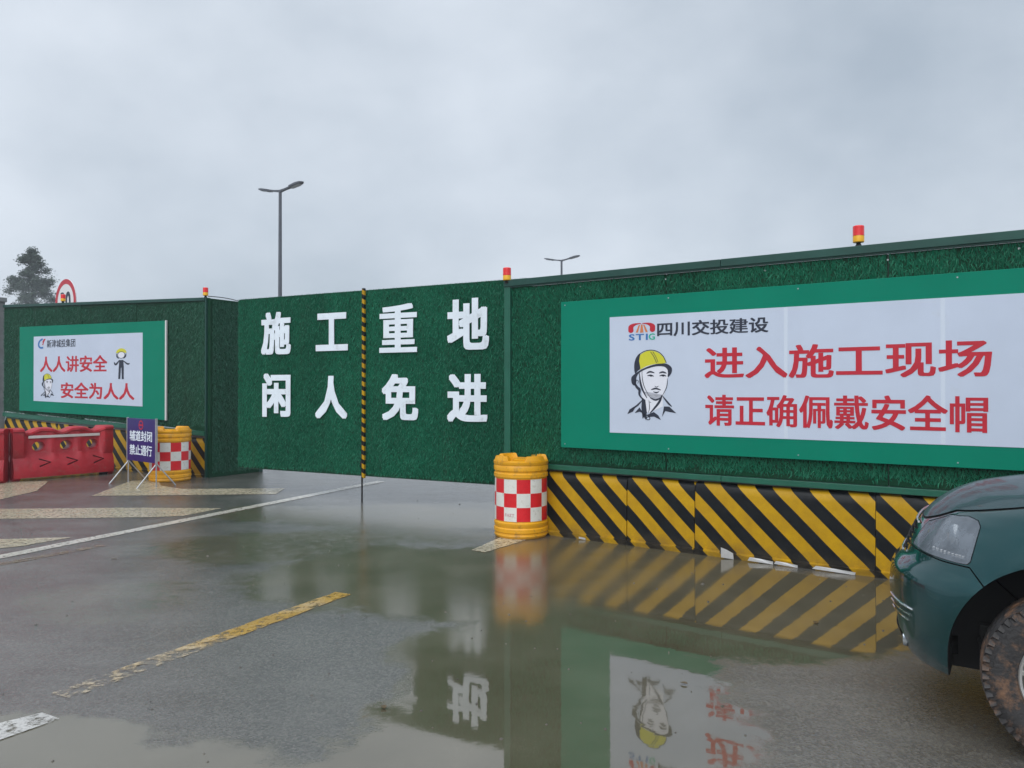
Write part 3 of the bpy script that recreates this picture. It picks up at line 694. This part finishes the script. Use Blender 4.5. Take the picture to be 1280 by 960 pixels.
# ------------------------------------------------------------------ navy road-closed sign
a = Vector((-6.30, 12.72)); b = Vector((-5.57, 12.13)); d = b-a; W = d.length
BS = empty('closure_sign', (a.x, a.y, 0), math.atan2(d.y, d.x), label='navy blue closure sign on tube legs in front of the left drum', cat='sign')
panel('sign_board', 0, W, .37, 1.06, -.022, -.002, M['navy'], BS, bev=.003)
for x in (-.022, W+.002): panel('side_frame', x, x+.022, .355, 1.07, -.028, .006, M['steel'], BS)
write('辅道封闭', .09*W, .695, .89*W, .862, -.0222, .0022, M['letter'], BS, off=.018)
write('禁止通行', .09*W, .468, .89*W, .635, -.0222, .0022, M['letter'], BS, off=.018)
I = lambda x, z: (x, z)
art('prohibition_ring', ring2(.5*W, .955, .075, .075, .018)+[[(.5*W-.06, .943), (.5*W+.06, .943), (.5*W+.06, .967), (.5*W-.06, .967)]], M['red'], BS, I, -.0222)
for x in (.0, W):
    bm = bmesh.new(); tube(bm, (x, .0, .36), (x-.02, -.30, .0), .011); obj('front_leg', bm, M['steel'], BS)
    bm = bmesh.new(); tube(bm, (x, .0, .36), (x+.02, .30, .0), .011); obj('rear_leg', bm, M['steel'], BS)
    bm = bmesh.new(); tube(bm, (x, -.005, .36), (x, -.005, .0), .011); obj('post', bm, M['steel'], BS)

# ------------------------------------------------------------------ red water-filled barriers
def make_red(loc, rz, label, L=1.6):
    e = empty('water_barrier', loc, rz, label=label, cat='barrier', group='red plastic water filled barriers')
    ns = 72; v = []; f = []
    def top(s):
        t = s/L; w = .5+.5*math.sin(t*math.pi*6-1.2)
        return .875-.065*w**2*(0.1 < t < .9)
    prof_n = None
    for i in range(ns+1):
        s = L*i/ns; H = top(s); q = min(1, max(0, (abs(s/L-.5)-.36)/.05)); q = q*q*(3-2*q); rib = .5+.5*math.cos(2*math.pi*(s/L-.115)/.27); rib = rib**4*(1-q); w = .118+.085*q+.022*rib; u_ = .03*rib
        pr = [(.17, .0), (.235, .05), (.25, .16), (.225-.0*u_, .29), (.175+u_, .38), (w+.012, .445), (w, H-.07), (w+.028, H-.055), (w+.024, H-.02), (w-.02, H), (.0, H+.004)]
        e1 = 1-.12*(abs(s/L-.5)*2)**10
        full = [(-y*e1, z) for y, z in pr]+[(y*e1, z) for y, z in pr[-2::-1]]
        prof_n = len(full)
        for (y, z) in full: v.append((s, y, z))
    for i in range(ns):
        for j in range(prof_n-1): f.append((i*prof_n+j, (i+1)*prof_n+j, (i+1)*prof_n+j+1, i*prof_n+j+1))
        f.append((i*prof_n+prof_n-1, (i+1)*prof_n+prof_n-1, (i+1)*prof_n, i*prof_n))
    f.append(tuple(range(prof_n))); f.append(tuple(ns*prof_n+j for j in range(prof_n-1, -1, -1)))
    bm = bm_from(v, f); bmesh.ops.recalc_face_normals(bm, faces=bm.faces)
    o = obj('barrier_body', bm, M['tape'], None)
    cut = []
    for k in range(3):
        c = L*(.25+.27*k); cc = []
        for r_, y in ((.125, -.22), (.078, -.10), (.078, .10), (.125, .22)):
            cc.append([(c+r_*1.15*math.cos(2*math.pi*i/20), y, .56+r_*math.sin(2*math.pi*i/20)) for i in range(20)])
        vv = [p for q in cc for p in q]; ff = [tuple(range(20)), tuple(range(79, 59, -1))]+[(m*20+i, m*20+(i+1) % 20, (m+1)*20+(i+1) % 20, (m+1)*20+i) for m in range(3) for i in range(20)]
        cut.append((vv, ff, M['tape']))
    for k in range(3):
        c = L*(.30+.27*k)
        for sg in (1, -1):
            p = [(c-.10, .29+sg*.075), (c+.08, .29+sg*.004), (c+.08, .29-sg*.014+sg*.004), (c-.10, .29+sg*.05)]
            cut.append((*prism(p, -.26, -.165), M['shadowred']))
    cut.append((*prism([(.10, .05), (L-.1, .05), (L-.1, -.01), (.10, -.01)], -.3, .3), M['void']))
    boolean(o, cut)
    o.data.polygons.foreach_set('use_smooth', [True]*len(o.data.polygons)); sharp(o.data, 35)
    o.parent = e
    panel('reflective_strip', .24, L-.22, .700, .745, -.150, -.118, M['strip'], e, bev=.003)
    for s in (-.004, L-.03):
        bm = bmesh.new(); tube(bm, (s+.01, -.10, .06), (s+.01, -.10, .80), .018, seg=10); obj('joint_pin', bm, M['shadowred'], e)
    return e
a = Vector((-8.21, 12.75)); b = Vector((-7.20, 14.0)); d = (b-a)
rz = math.atan2(d.y, d.x); nn = Vector((-math.sin(rz), math.cos(rz)))
p = a+nn*.21
make_red((p.x, p.y, 0), rz, 'red plastic water barrier with three round holes and a pale reflective strip', d.length)
make_red((-9.78, 12.10, 0), R(22), 'red plastic water barrier cut off by the left edge of the photo', 1.6)

# ------------------------------------------------------------------ street lamps
def make_lamp(loc, label, rz=0):
    e = empty('street_lamp', loc, rz, label=label, cat='street lamp', group='double armed grey street lamps behind the gate')
    bm = bmesh.new(); tube(bm, (0, 0, 0), (0, 0, 10.0), .10, .065, 20); tube(bm, (0, 0, 0), (0, 0, .05), .2, .2, 20); obj('pole', bm, M['lampmetal'], e, True)
    for sx, sy, L in ((1, -1, 1.33), (-1, 1, 1.28)):
        d = Vector((.86*sx, .5*sy, 0)).normalized(); n = Vector((-d.y, d.x, 0)); up = Vector((0, 0, 1))
        secs = [(0, .05, .06, 0), (.30, .035, .055, .05), (.55, .035, .07, .095), (.62, .04, .15, .105), (1.0, .045, .17, .18), (1.22, .03, .12, .222), (1.3, .012, .05, .235)]
        v = []
        for (t, h, w, z) in secs:
            c = Vector((0, 0, 9.95))+d*t*L/1.3+up*z
            for a_, b_ in ((-1, -1), (1, -1), (1, 1), (-1, 1)): v.append(tuple(c+n*w*a_+up*h*b_))
        f = [(i*4+j, i*4+(j+1) % 4, (i+1)*4+(j+1) % 4, (i+1)*4+j) for i in range(len(secs)-1) for j in range(4)]+[(3, 2, 1, 0), tuple(4*(len(secs)-1)+j for j in range(4))]
        a_ = pyobj('lamp_arm', v, f, M['lampmetal'], e)
        v = []
        for t, z in ((.68, .115), (1.16, .208)):
            c = Vector((0, 0, 9.95))+d*t*L/1.3+up*(z-.052)
            for a2 in (-1, 1): v.append(tuple(c+n*.11*a2))
        v += [tuple(Vector(q)-up*.006) for q in v]
        pyobj('lamp_panel', v, [(0, 1, 3, 2), (4, 6, 7, 5), (0, 4, 5, 1), (1, 5, 7, 3), (3, 7, 6, 2), (2, 6, 4, 0)], M['lampglass'], a_)
    return e
make_lamp((-9.90, 33, 0), 'tall double armed street lamp rising behind the left gate leaf')
make_lamp((3.27, 51, 0), 'smaller looking, farther double armed street lamp peeping over the right hoarding')

# ------------------------------------------------------------------ round speed sign
SP = empty('speed_sign', (-10.72, 18.6, 0), R(-37), label='round red rimmed 30 speed sign behind the left hoarding', cat='sign')
v, f = lathe([(0, -.018), (.5, -.018), (.5, .0), (0, .0)], 40, 'Y')
def disc(name, r0, r1, y, z, mat, par, th=.002):
    v, f = lathe([(r1, y), (r1, y-th), (max(r0, 0), y-th), (max(r0, 0), y)], 40, 'Y'); o = pyobj(name, v, f, mat, par); o.location = (0, 0, z); return o
disc('plate', 0, .55, .0, 3.62, M['signwhite'], SP, .02)
disc('red_rim', .43, .548, -.0202, 3.62, M['red'], SP, .003)
write('30', -.27, 3.38, .27, 3.86, -.0202, .003, M['ink'], SP, off=.03)
bm = bmesh.new(); tube(bm, (0, .05, 0), (0, .05, 3.95), .038); obj('post', bm, M['steel'], SP)

# ------------------------------------------------------------------ tree
def make_tree(loc, H, Rr, z0, label, seed=1, n=9000):
    g = random.Random(seed); e = empty('broadleaf_tree', loc, 0, label=label, cat='tree')
    bm = bmesh.new(); tube(bm, (0, 0, 0), (.1, 0, H*.55), .38, .22, 12); tube(bm, (.1, 0, H*.55), (0, 0, H*.95), .22, .05, 10)
    cl = []
    for i in range(110):
        t = g.random()**1.1; z = z0+(H-z0)*t; rr = Rr*(1-.86*t**1.35)*g.uniform(.0, 1.0)**.55; a_ = g.uniform(0, 6.28); rr *= g.choice((1, 1, 1, 1.22))
        c = Vector((math.cos(a_)*rr-.16*Rr*(t-.5), math.sin(a_)*rr, z)); cl.append((c, g.uniform(.55, 1.15)*(1.15-.45*t)))
        tube(bm, (0, 0, max(1, z-rr*.8)), tuple(c), .045, .012, 6)
    obj('trunk', bm, M['bark'], e)
    for nm, mat, part in (('crown', M['leaf'], .72), ('pale_leaves', M['leaf2'], .28)):
        v = []; f = []
        for k in range(int(n*part)):
            c, r_ = g.choice(cl)
            p = c+Vector((g.gauss(0, 1)*r_*.52, g.gauss(0, 1)*r_*.52, g.gauss(0, 1)*r_*.42))
            ax = Vector((g.gauss(0, 1), g.gauss(0, 1), g.gauss(0, .6))).normalized(); bx = ax.cross(Vector((g.gauss(0, 1), g.gauss(0, 1), g.gauss(0, 1)))).normalized()
            L = g.uniform(.10, .22); w = L*.4; b0 = len(v)
            v += [tuple(p-ax*L), tuple(p+bx*w), tuple(p+ax*L), tuple(p-bx*w)]; f.append((b0, b0+1, b0+2, b0+3))
        pyobj(nm, v, f, mat, e, kind='stuff')
    return e
make_tree((-75.0, 121, 0), 23.0, 4.9, 9.5, 'misty grey green tree behind the left hoarding beside the round speed sign', 4, 30000)

# ------------------------------------------------------------------ green pickup
M['paint'] = principled('dark_green_car_paint', (.0006, .054, .058), .20, metal=.55, spec=.3, coat=1.0, vary=.10, vscale=3, bump=.012, bscale=2.2)
M['paint_wet'] = principled('wet_green_bonnet_paint', (.016, .050, .058), .50, metal=.15, coat=.35, vary=.15, vscale=4, bump=.22, bscale=48)
M['chrome'] = principled('chrome', (.75, .76, .78), .12, metal=1)
M['rim'] = principled('alloy_rim', (.62, .62, .60), .3, metal=.8, vary=.15, vscale=12, dirt=((.25, .16, .09), .56, 18, .6))
M['tyre'] = principled('muddy_tyre', (.030, .029, .030), .65, vary=.3, vscale=12, bump=.4, bscale=60, dirt=((.26, .135, .07), .49, 9, .72))
M['glass'] = principled('dark_car_glass', (.012, .016, .018), .05, coat=.5)
M['reflector'] = principled('lamp_reflector', (.42, .46, .50), .22, metal=.9)
def lens_mat():
    m = bpy.data.materials.new('fogged_lamp_lens'); m.use_nodes = True; t = m.node_tree; b = t.nodes['Principled BSDF']
    c = t.nodes.new('ShaderNodeTexCoord'); n = noise(t, c.outputs['Object'], 6, 5)
    b.inputs['Base Color'].default_value = (.24, .28, .33, 1); b.inputs['Roughness'].default_value = .10; b.inputs['Coat Weight'].default_value = .5
    t.links.new(maprange(t, n, .35, .65, .30, .66), b.inputs['Alpha']); return m
M['lens'] = lens_mat()
CAR_X, CAR_Y, CAR_RZ = 2.74, 3.81, R(180-33)
CAR = empty('pickup_truck', (CAR_X, CAR_Y, 0), CAR_RZ, label='dark green pickup with muddy front wheel in front of the striped barriers', cat='pickup truck')
lev = [  # z, half width, nose x, corner power, side start x0
(.23, .80, .62, 2.9), (.255, .845, .69, 3.0), (.31, .868, .725, 3.0), (.40, .878, .757, 3.0), (.52, .882, .775, 3.0), (.60, .880, .775, 3.0), (.665, .876, .765, 3.0), (.70, .870, .735, 3.0),
    (.73, .870, .705, 2.9), (.80, .868, .680, 2.8), (.87, .862, .645, 2.7), (.93, .848, .600, 2.6), (.965, .828, .560, 2.5), (.995, .79, .52, 2.5), (1.025, .735, .465, 2.4), (1.052, .65, .40, 2.4), (1.074, .52, .32, 2.3), (1.089, .36, .22, 2.2), (1.099, .20, .08, 2.1), (1.103, .08, -.12, 2.1)]
REAR = -1.30
def outline(w, xf, p, n=26):
    pts = []
    x0 = -.28
    for X in np.linspace(REAR, x0, 14)[:-1]: pts.append((X, w))
    for i in range(n+1):
        a_ = math.pi/2*i/n; c, s = math.cos(a_), math.sin(a_)
        pts.append((x0+(xf-x0)*max(s, 0)**(2/p), w*max(c, 0)**(2/p)))
    pts[-1] = (xf, 0)
    return pts+[(x, -y) for x, y in pts[-2::-1]]
def interp_levels(k=3):
    L = [Vector(l) for l in lev]; out = []
    for i in range(len(L)-1):
        a_, b_, c_, d_ = L[max(i-1, 0)], L[i], L[i+1], L[min(i+2, len(L)-1)]
        for j in range(k):
            t = j/k; out.append(.5*((2*b_)+(c_-a_)*t+(2*a_-5*b_+4*c_-d_)*t*t+(3*b_-a_-3*c_+d_)*t**3))
    out.append(L[-1]); return out
def lift(X, z):
    k = min(max((z-.80)/.25, 0), 1); k = k*k*(3-2*k)
    t = min(max((.30-X)/1.6, 0), 1)
    return z+k*(.095*t-.03*t*t)
def flare(X, Y, z):
    # the wing swells round the wheel arch
    r = math.hypot(X, z-.36); g = math.exp(-((r-.50)/.10)**2)*.022 if z > .3 else 0
    return Y+math.copysign(g, Y)*(abs(Y) > .6)
def body_mesh(inflate=0.):
    v = []; f = []; rings = interp_levels(); m = None
    for r_ in rings:
        z, w, xf, p = r_
        o = outline(w+inflate, xf+inflate, p); m = len(o)
        for (X, Y) in o: v.append((X, flare(X, Y, z), lift(X, z)))
    for i in range(len(rings)-1):
        for j in range(m-1): f.append((i*m+j, i*m+j+1, (i+1)*m+j+1, (i+1)*m+j))
        f.append((i*m+m-1, i*m, (i+1)*m, (i+1)*m+m-1))
    f.append(tuple(range(m))); f.append(tuple((len(rings)-1)*m+j for j in range(m-1, -1, -1)))
    return v, f
def surfX(Y, z):
    L = interp_levels(); l = min(L, key=lambda q: abs(q[0]-z)); z_, w, xf, p = l
    return -.28+(xf+.28)*(max(0, 1-(abs(Y)/w)**p))**(1/p)
WZ = .355
arch = [(.475*math.cos(a_)*1.0, WZ+.01+.475*math.sin(a_)) for a_ in np.linspace(0, math.pi, 40)]+[(-.475, -.1), (.475, -.1)]
LAMP = [(.80, .795), (.64, .785), (.55, .775), (.44, .773), (.40, .776), (.388, .79), (.352, .935), (.362, .955), (.40, .963), (.48, .950), (.55, .912), (.62, .875), (.80, .83)]
def grow(P, k):
    n = len(P); c = Vector((sum(p[0] for p in P)/n, sum(p[1] for p in P)/n)); out = []
    for p in P:
        d_ = (Vector(p)-c); out.append(tuple(c+d_*(1+k/d_.length)))
    return out
def shaped(name, ops, mat, parent, mats=None):
    v, f = body_mesh(); bm = bm_from(v, f); o = obj(name, bm, mat, None)
    for op, cut in ops: boolean(o, cut, op)
    o.data.polygons.foreach_set('use_smooth', [True]*len(o.data.polygons)); sharp(o.data, 30)
    o.parent = parent; return o
archcut = [(*prism(arch, .45, 1.2), M['void']), (*prism(arch, -1.2, -.45), M['void'])]
lampcut = [(*prism(grow(LAMP, .004), .40, 1.2), M['void']), (*prism(grow(LAMP, .004), -1.2, -.40), M['void'])]
# bumper outline in side view: everything ahead of and below this line
BUMP = [(.388, .768), (.30, .665), (.12, .50), (.10, -.2), (1.2, -.2), (1.2, .79), (.62, .776), (.50, .766)]
BUMPg = [(.390, .762), (.305, .659), (.13, .494), (.108, -.2), (1.2, -.2), (1.2, .784), (.62, .770), (.50, .760)]
HOOD = [(-1.24, -.70), (.30, -.665), (.50, -.58), (.80, -.3), (.80, .3), (.50, .58), (.30, .665), (-1.24, .70)]
hood_side = prism([(-1.25, 1.5), (-1.25, 1.082), (-.3, 1.065), (.19, 1.030), (.455, .975), (.60, .905), (.85, .85), (.85, 1.5)], -1, 1)
hood_side_g = prism([(-1.26, 1.5), (-1.26, 1.076), (-.3, 1.059), (.185, 1.024), (.45, .969), (.595, .899), (.85, .844), (.85, 1.5)], -1, 1)
shaped('wing_body', [('DIFFERENCE', archcut+lampcut+[(*prism(BUMP, -1.2, 1.2), M['void'])]), ('DIFFERENCE', [(*hood_side_g, M['void'])])], [M['paint'], M['void']], CAR)
shaped('bonnet', [('DIFFERENCE', lampcut), ('INTERSECT', [(*hood_side, M['void'])])], [M['paint_wet'], M['void']], CAR)
grille_poly = [(-.36, .745), (.36, .745), (.42, .86), (-.42, .86)]
FOG = [(.45+.045*math.cos(a_), .33+.045*math.sin(a_)) for a_ in np.linspace(0, 6.283, 20)[:-1]]
shaped('front_bumper', [('DIFFERENCE', archcut),
                        ('DIFFERENCE', [(*prism([(-.45, .36), (.45, .36), (.5, .52), (-.5, .52)], .5, 1.0, 'YZ'), M['void']), (*prism(FOG, .45, 1.0, 'YZ'), M['void'])]), ('INTERSECT', [(*prism(BUMPg, -1.2, 1.2), M['void'])])], [M['paint'], M['void']], CAR)
for sg in (1, -1):
    y0, y1 = (.405, 1.2) if sg > 0 else (-1.2, -.405)
    hl = shaped('headlight', [('INTERSECT', [(*prism(LAMP, y0, y1), None)])], M['lens'], CAR)
    # projector bowl and a row of small daytime lights inside the housing
    vv, ff = lathe([(0, .022), (.026, .016), (.036, 0), (.026, -.016), (0, -.022)], 20, 'Y')
    pyobj('reflector_bowl', [(.455+x*.9, sg*(.575+y), .865+z*1.6) for x, y, z in vv], ff, M['reflector'], hl, True)
    pts = [Vector((X, sg*(Y-.014), z)) for X, Y, z in ((.41, .715, .795), (.45, .68, .795), (.50, .63, .797), (.55, .563, .80))]
    for q0, q1 in zip(pts[:-1], pts[1:]):
        for i in range(3):
            c = q0.lerp(q1, (i+.5)/3); bm = bmesh.new(); box(bm, c.x-.006, c.x+.006, c.y-.012, c.y+.012, c.z-.007, c.z+.009, .002); obj('daytime_light', bm, M['chrome'], hl)
    # chrome whiskers and fog lamp on the bumper corner
    for k, (z, ya, yb) in enumerate(((.515, .40, .64), (.485, .40, .62), (.455, .40, .60))):
        bm = bmesh.new(); pts = []
        for i in range(9):
            Y = ya+(yb-ya)*i/8; pts.append((surfX(Y, z)+.003, sg*Y, z-.012*(i/8)+.012))
        path(bm, pts, .0055, 8); obj('chrome_trim', bm, M['chrome'], CAR)
    v, f = lathe([(0, .0), (.03, .0), (.042, -.012), (.042, -.03), (0, -.03)], 20, 'Y'); o = pyobj('fog_lamp', [(surfX(.45, .33)-y-.036, sg*.45+x*1, .33+z) for x, y, z in v], f, M['reflector'], CAR, True)
bm = bmesh.new()
for i in range(5):
    z = .745+.026*i; pts = [(surfX(Y, z)+.006, Y, z) for Y in np.linspace(-.30, .30, 13)]; path(bm, pts, .006, 6)
obj('grille', bm, M['void'], CAR)
bm = bmesh.new(); pts = [(surfX(Y, .735)+.010, Y, .735) for Y in np.linspace(-.30, .30, 13)]; path(bm, pts, .006, 8); obj('grille_surround', bm, M['chrome'], CAR); bm = bmesh.new()
pts = [(surfX(Y, .88)+.006, Y, .88) for Y in np.linspace(-.32, .32, 13)]; path(bm, pts, .006, 8); obj('grille_surround', bm, M['chrome'], CAR)
# wheels
def make_wheel(X, Y, sg):
    e_name = 'wheel'
    pr = [(.205, -.105), (.225, -.112), (.285, -.122), (.325, -.112), (.343, -.095), (.350, -.06), (.352, 0), (.350, .06), (.343, .095), (.325, .112), (.285, .122), (.225, .112), (.205, .105), (.198, .08), (.198, -.08)]
    v, f = lathe(pr, 72, 'Y', True); bm = bm_from(v, f)
    for k in range(56):
        a_ = 2*math.pi*k/56
        for row, (yy, ww, rr) in enumerate(((-.095, .026, .328), (-.045, .018, .339), (0, .018, .341), (.045, .018, .339), (.095, .026, .328))):
            Mx = Matrix.Rotation(-(a_+(row % 2)*.07), 4, 'Y') @ Matrix.Translation((rr, yy, 0)) @ Matrix.Rotation(.35*(row-2), 4, 'X')
            box(bm, -.012, .012, -ww, ww, -.013, .013, 0, Mx)
        Mx = Matrix.Rotation(-a_, 4, 'Y') @ Matrix.Translation((.318, sg*.110, 0)) @ Matrix.Rotation(sg*-.35, 4, 'Z')
        box(bm, -.018, .016, -.006, .006, -.009, .009, 0, Mx)
    ty = obj('wheel', bm, M['tyre'], CAR, True); ty.location = (X, Y, WZ)
    o = sg; s_ = 1
    pr = [(.206, .10), (.214, .112), (.209, .118), (.200, .112), (.192, .07), (.186, .0), (.19, -.09), (.206, -.10)]
    v, f = lathe([(r_, y*sg) for r_, y in pr], 56, 'Y'); rim = pyobj('rim', v, f, M['rim'], ty, True)
    bm = bmesh.new()
    for k in range(6):
        a_ = 2*math.pi*k/6+.2
        for d_ in (-.16, .16):
            Mx = Matrix.Rotation(-(a_+d_), 4, 'Y'); box(bm, .045, .196, sg*.072-.012, sg*.072+.012, -.011, .011, .004, Mx)
    v, f = lathe([(0, .03), (.06, .03), (.062, .082), (.035, .095), (0, .097)], 24, 'Y')
    for q in f: pass
    b2 = bm_from([(x, y*sg, z) for x, y, z in v], f); me = bpy.data.meshes.new('t'); b2.to_mesh(me); bm.from_mesh(me); b2.free(); bpy.data.meshes.remove(me)
    obj('spokes', bm, M['rim'], ty)
    v, f = lathe([(0, 0), (.16, 0), (.16, sg*.02), (0, sg*.02)], 32, 'Y'); pyobj('brake_disc', v, f, M['void'], ty)
for X in (0, -3.05):
    for sg in (1, -1): make_wheel(X, sg*.745, sg)
# cab, doors, bed
def loft(name, rings, mat, smooth_=True, parent=CAR):
    m = len(rings[0]); v = [p for r_ in rings for p in r_]; f = []
    for i in range(len(rings)-1):
        for j in range(m): f.append((i*m+j, i*m+(j+1) % m, (i+1)*m+(j+1) % m, (i+1)*m+j))
    f += [tuple(range(m)), tuple((len(rings)-1)*m+j for j in range(m-1, -1, -1))]
    bm = bm_from(v, f); return obj(name, bm, mat, parent, smooth_)
def rect(x0, x1, w, z, c=.06):
    return [(x0+c, -w, z), (x1-c, -w, z), (x1, -w+c, z), (x1, w-c, z), (x1-c, w, z), (x0+c, w, z), (x0, w-c, z), (x0, -w+c, z)]
loft('door_body', [rect(-2.9, -1.305, .83, .30), rect(-2.9, -1.305, .872, .42), rect(-2.9, -1.305, .878, .75), rect(-2.9, -1.305, .86, 1.05), rect(-2.9, -1.305, .82, 1.112)], M['paint'])
cab = loft('cab_roof', [rect(-2.88, -1.32, .80, 1.054), rect(-2.80, -1.75, .70, 1.55), rect(-2.76, -1.95, .66, 1.66), rect(-2.70, -2.1, .56, 1.69)], M['paint'])
for sg in (1, -1):
    def side(p): return [(x, sg*(.812-(z-1.052)*.205), z) for x, z in p]
    for P in (((-1.50, 1.09), (-1.80, 1.50), (-2.10, 1.52), (-2.10, 1.09)), ((-2.16, 1.09), (-2.16, 1.52), (-2.66, 1.52), (-2.74, 1.09))):
        a_ = side(P); b_ = [(x, y-sg*.02, z) for x, y, z in a_]
        pyobj('side_window', a_+b_, [(0, 1, 2, 3), (7, 6, 5, 4)]+[(i, i+4, (i+1) % 4+4, (i+1) % 4) for i in range(4)], M['glass'], CAR)
    bm = bmesh.new(); box(bm, -1.62, -1.50, sg*.86-.10 if sg > 0 else -1.0, 1.0 if sg > 0 else sg*.86+.10, 1.08, 1.24, .02); obj('wing_mirror', bm, M['paint'], CAR, True)
a_ = [(-1.345, -.70, 1.07), (-1.345, .70, 1.07), (-1.745, .62, 1.54), (-1.745, -.62, 1.54)]; b_ = [(x+.014, y, z+.012) for x, y, z in a_]
pyobj('windscreen', b_+a_, [(0, 1, 2, 3), (7, 6, 5, 4)]+[(i, i+4, (i+1) % 4+4, (i+1) % 4) for i in range(4)], M['glass'], CAR)
bed = loft('cargo_bed', [rect(-4.25, -2.92, .83, .42), rect(-4.25, -2.92, .872, .55), rect(-4.25, -2.92, .872, 1.0), rect(-4.25, -2.92, .85, 1.04)], M['paint'])
bm = bmesh.new(); box(bm, -4.0, .35, -.42, .42, .27, .42, .02); tube(bm, (0, -.66, WZ), (0, .66, WZ), .035); tube(bm, (.12, .50, .30), (.36, .62, .42), .014); box(bm, .30, .36, .55, .60, .30, .48, .004)
obj('chassis', bm, M['void'], CAR)

for o_ in CAR.children:
    if o_.name.split('.')[0] in ('cab_roof', 'side_window', 'wing_mirror', 'windscreen'): o_.location.z = .06

# ------------------------------------------------------------------ grit
v = []; f = []; g = np.random.default_rng(4)
for k in range(420):
    y = 2.4+10*g.random()**1.6; x = g.uniform(-.72, .72)*y; q = g.uniform(.003, .010)*(1.0 if k > 25 else 1.9); b0 = len(v)
    for i in range(5): a = 2*math.pi*i/5+g.uniform(0, .6); v.append((x+q*math.cos(a)*g.uniform(.7, 1.2), y+q*math.sin(a)*g.uniform(.7, 1.2), .0005))
    v.append((x, y, q*.8)); f += [(b0+i, b0+(i+1) % 5, b0+5) for i in range(5)]
M['grit'] = principled('grit', (.085, .08, .07), .7, vary=.9, vscale=2)
pyobj('grit', v, f, M['grit'], None, kind='stuff')
# a few sodden leaves on the tarmac
M['wet_leaf'] = principled('sodden_leaf', (.10, .065, .025), .35, vary=.5, vscale=5)
leaf_me = None
for k, (x, y, a, q, where) in enumerate(((-3.6, 7.0, .4, .035, 'beyond the faded tan line on the left'), (-.62, 3.75, 1.9, .028, 'at the near edge of the central puddle'), (2.0, 5.1, 1.2, .035, 'below the reflection of the longest striped barrier'), (.9, 4.05, 2.6, .026, 'in the puddle below the banner reflection'))):
    v = [(q*c*(1-.25*abs(c)), q*.5*s_, .004+.004*abs(s_)) for c, s_ in ((-1, 0), (-.5, -.8), (.1, -1), (.7, -.6), (1.25, 0), (.7, .6), (.1, 1), (-.5, .8))]
    o_ = pyobj('fallen_leaf', v, [tuple(range(8))], M['wet_leaf'], None, label='small brown sodden leaf lying '+where, cat='leaf', group='small sodden leaves on the wet road'); o_.location = (x, y, .004); o_.rotation_euler = (0, 0, a)

# ------------------------------------------------------------------ mist
bm = bmesh.new(); box(bm, -450, 450, -450, 450, -1, 13.2)
hz = bpy.data.materials.new('haze'); hz.use_nodes = True; t = hz.node_tree; t.nodes.remove(t.nodes['Principled BSDF'])
pv = t.nodes.new('ShaderNodeVolumePrincipled'); pv.inputs['Color'].default_value = (.86, .92, 1, 1); pv.inputs['Density'].default_value = .0016
t.links.new(pv.outputs[0], t.nodes['Material Output'].inputs['Volume'])
obj('haze', bm, hz, None, kind='stuff')
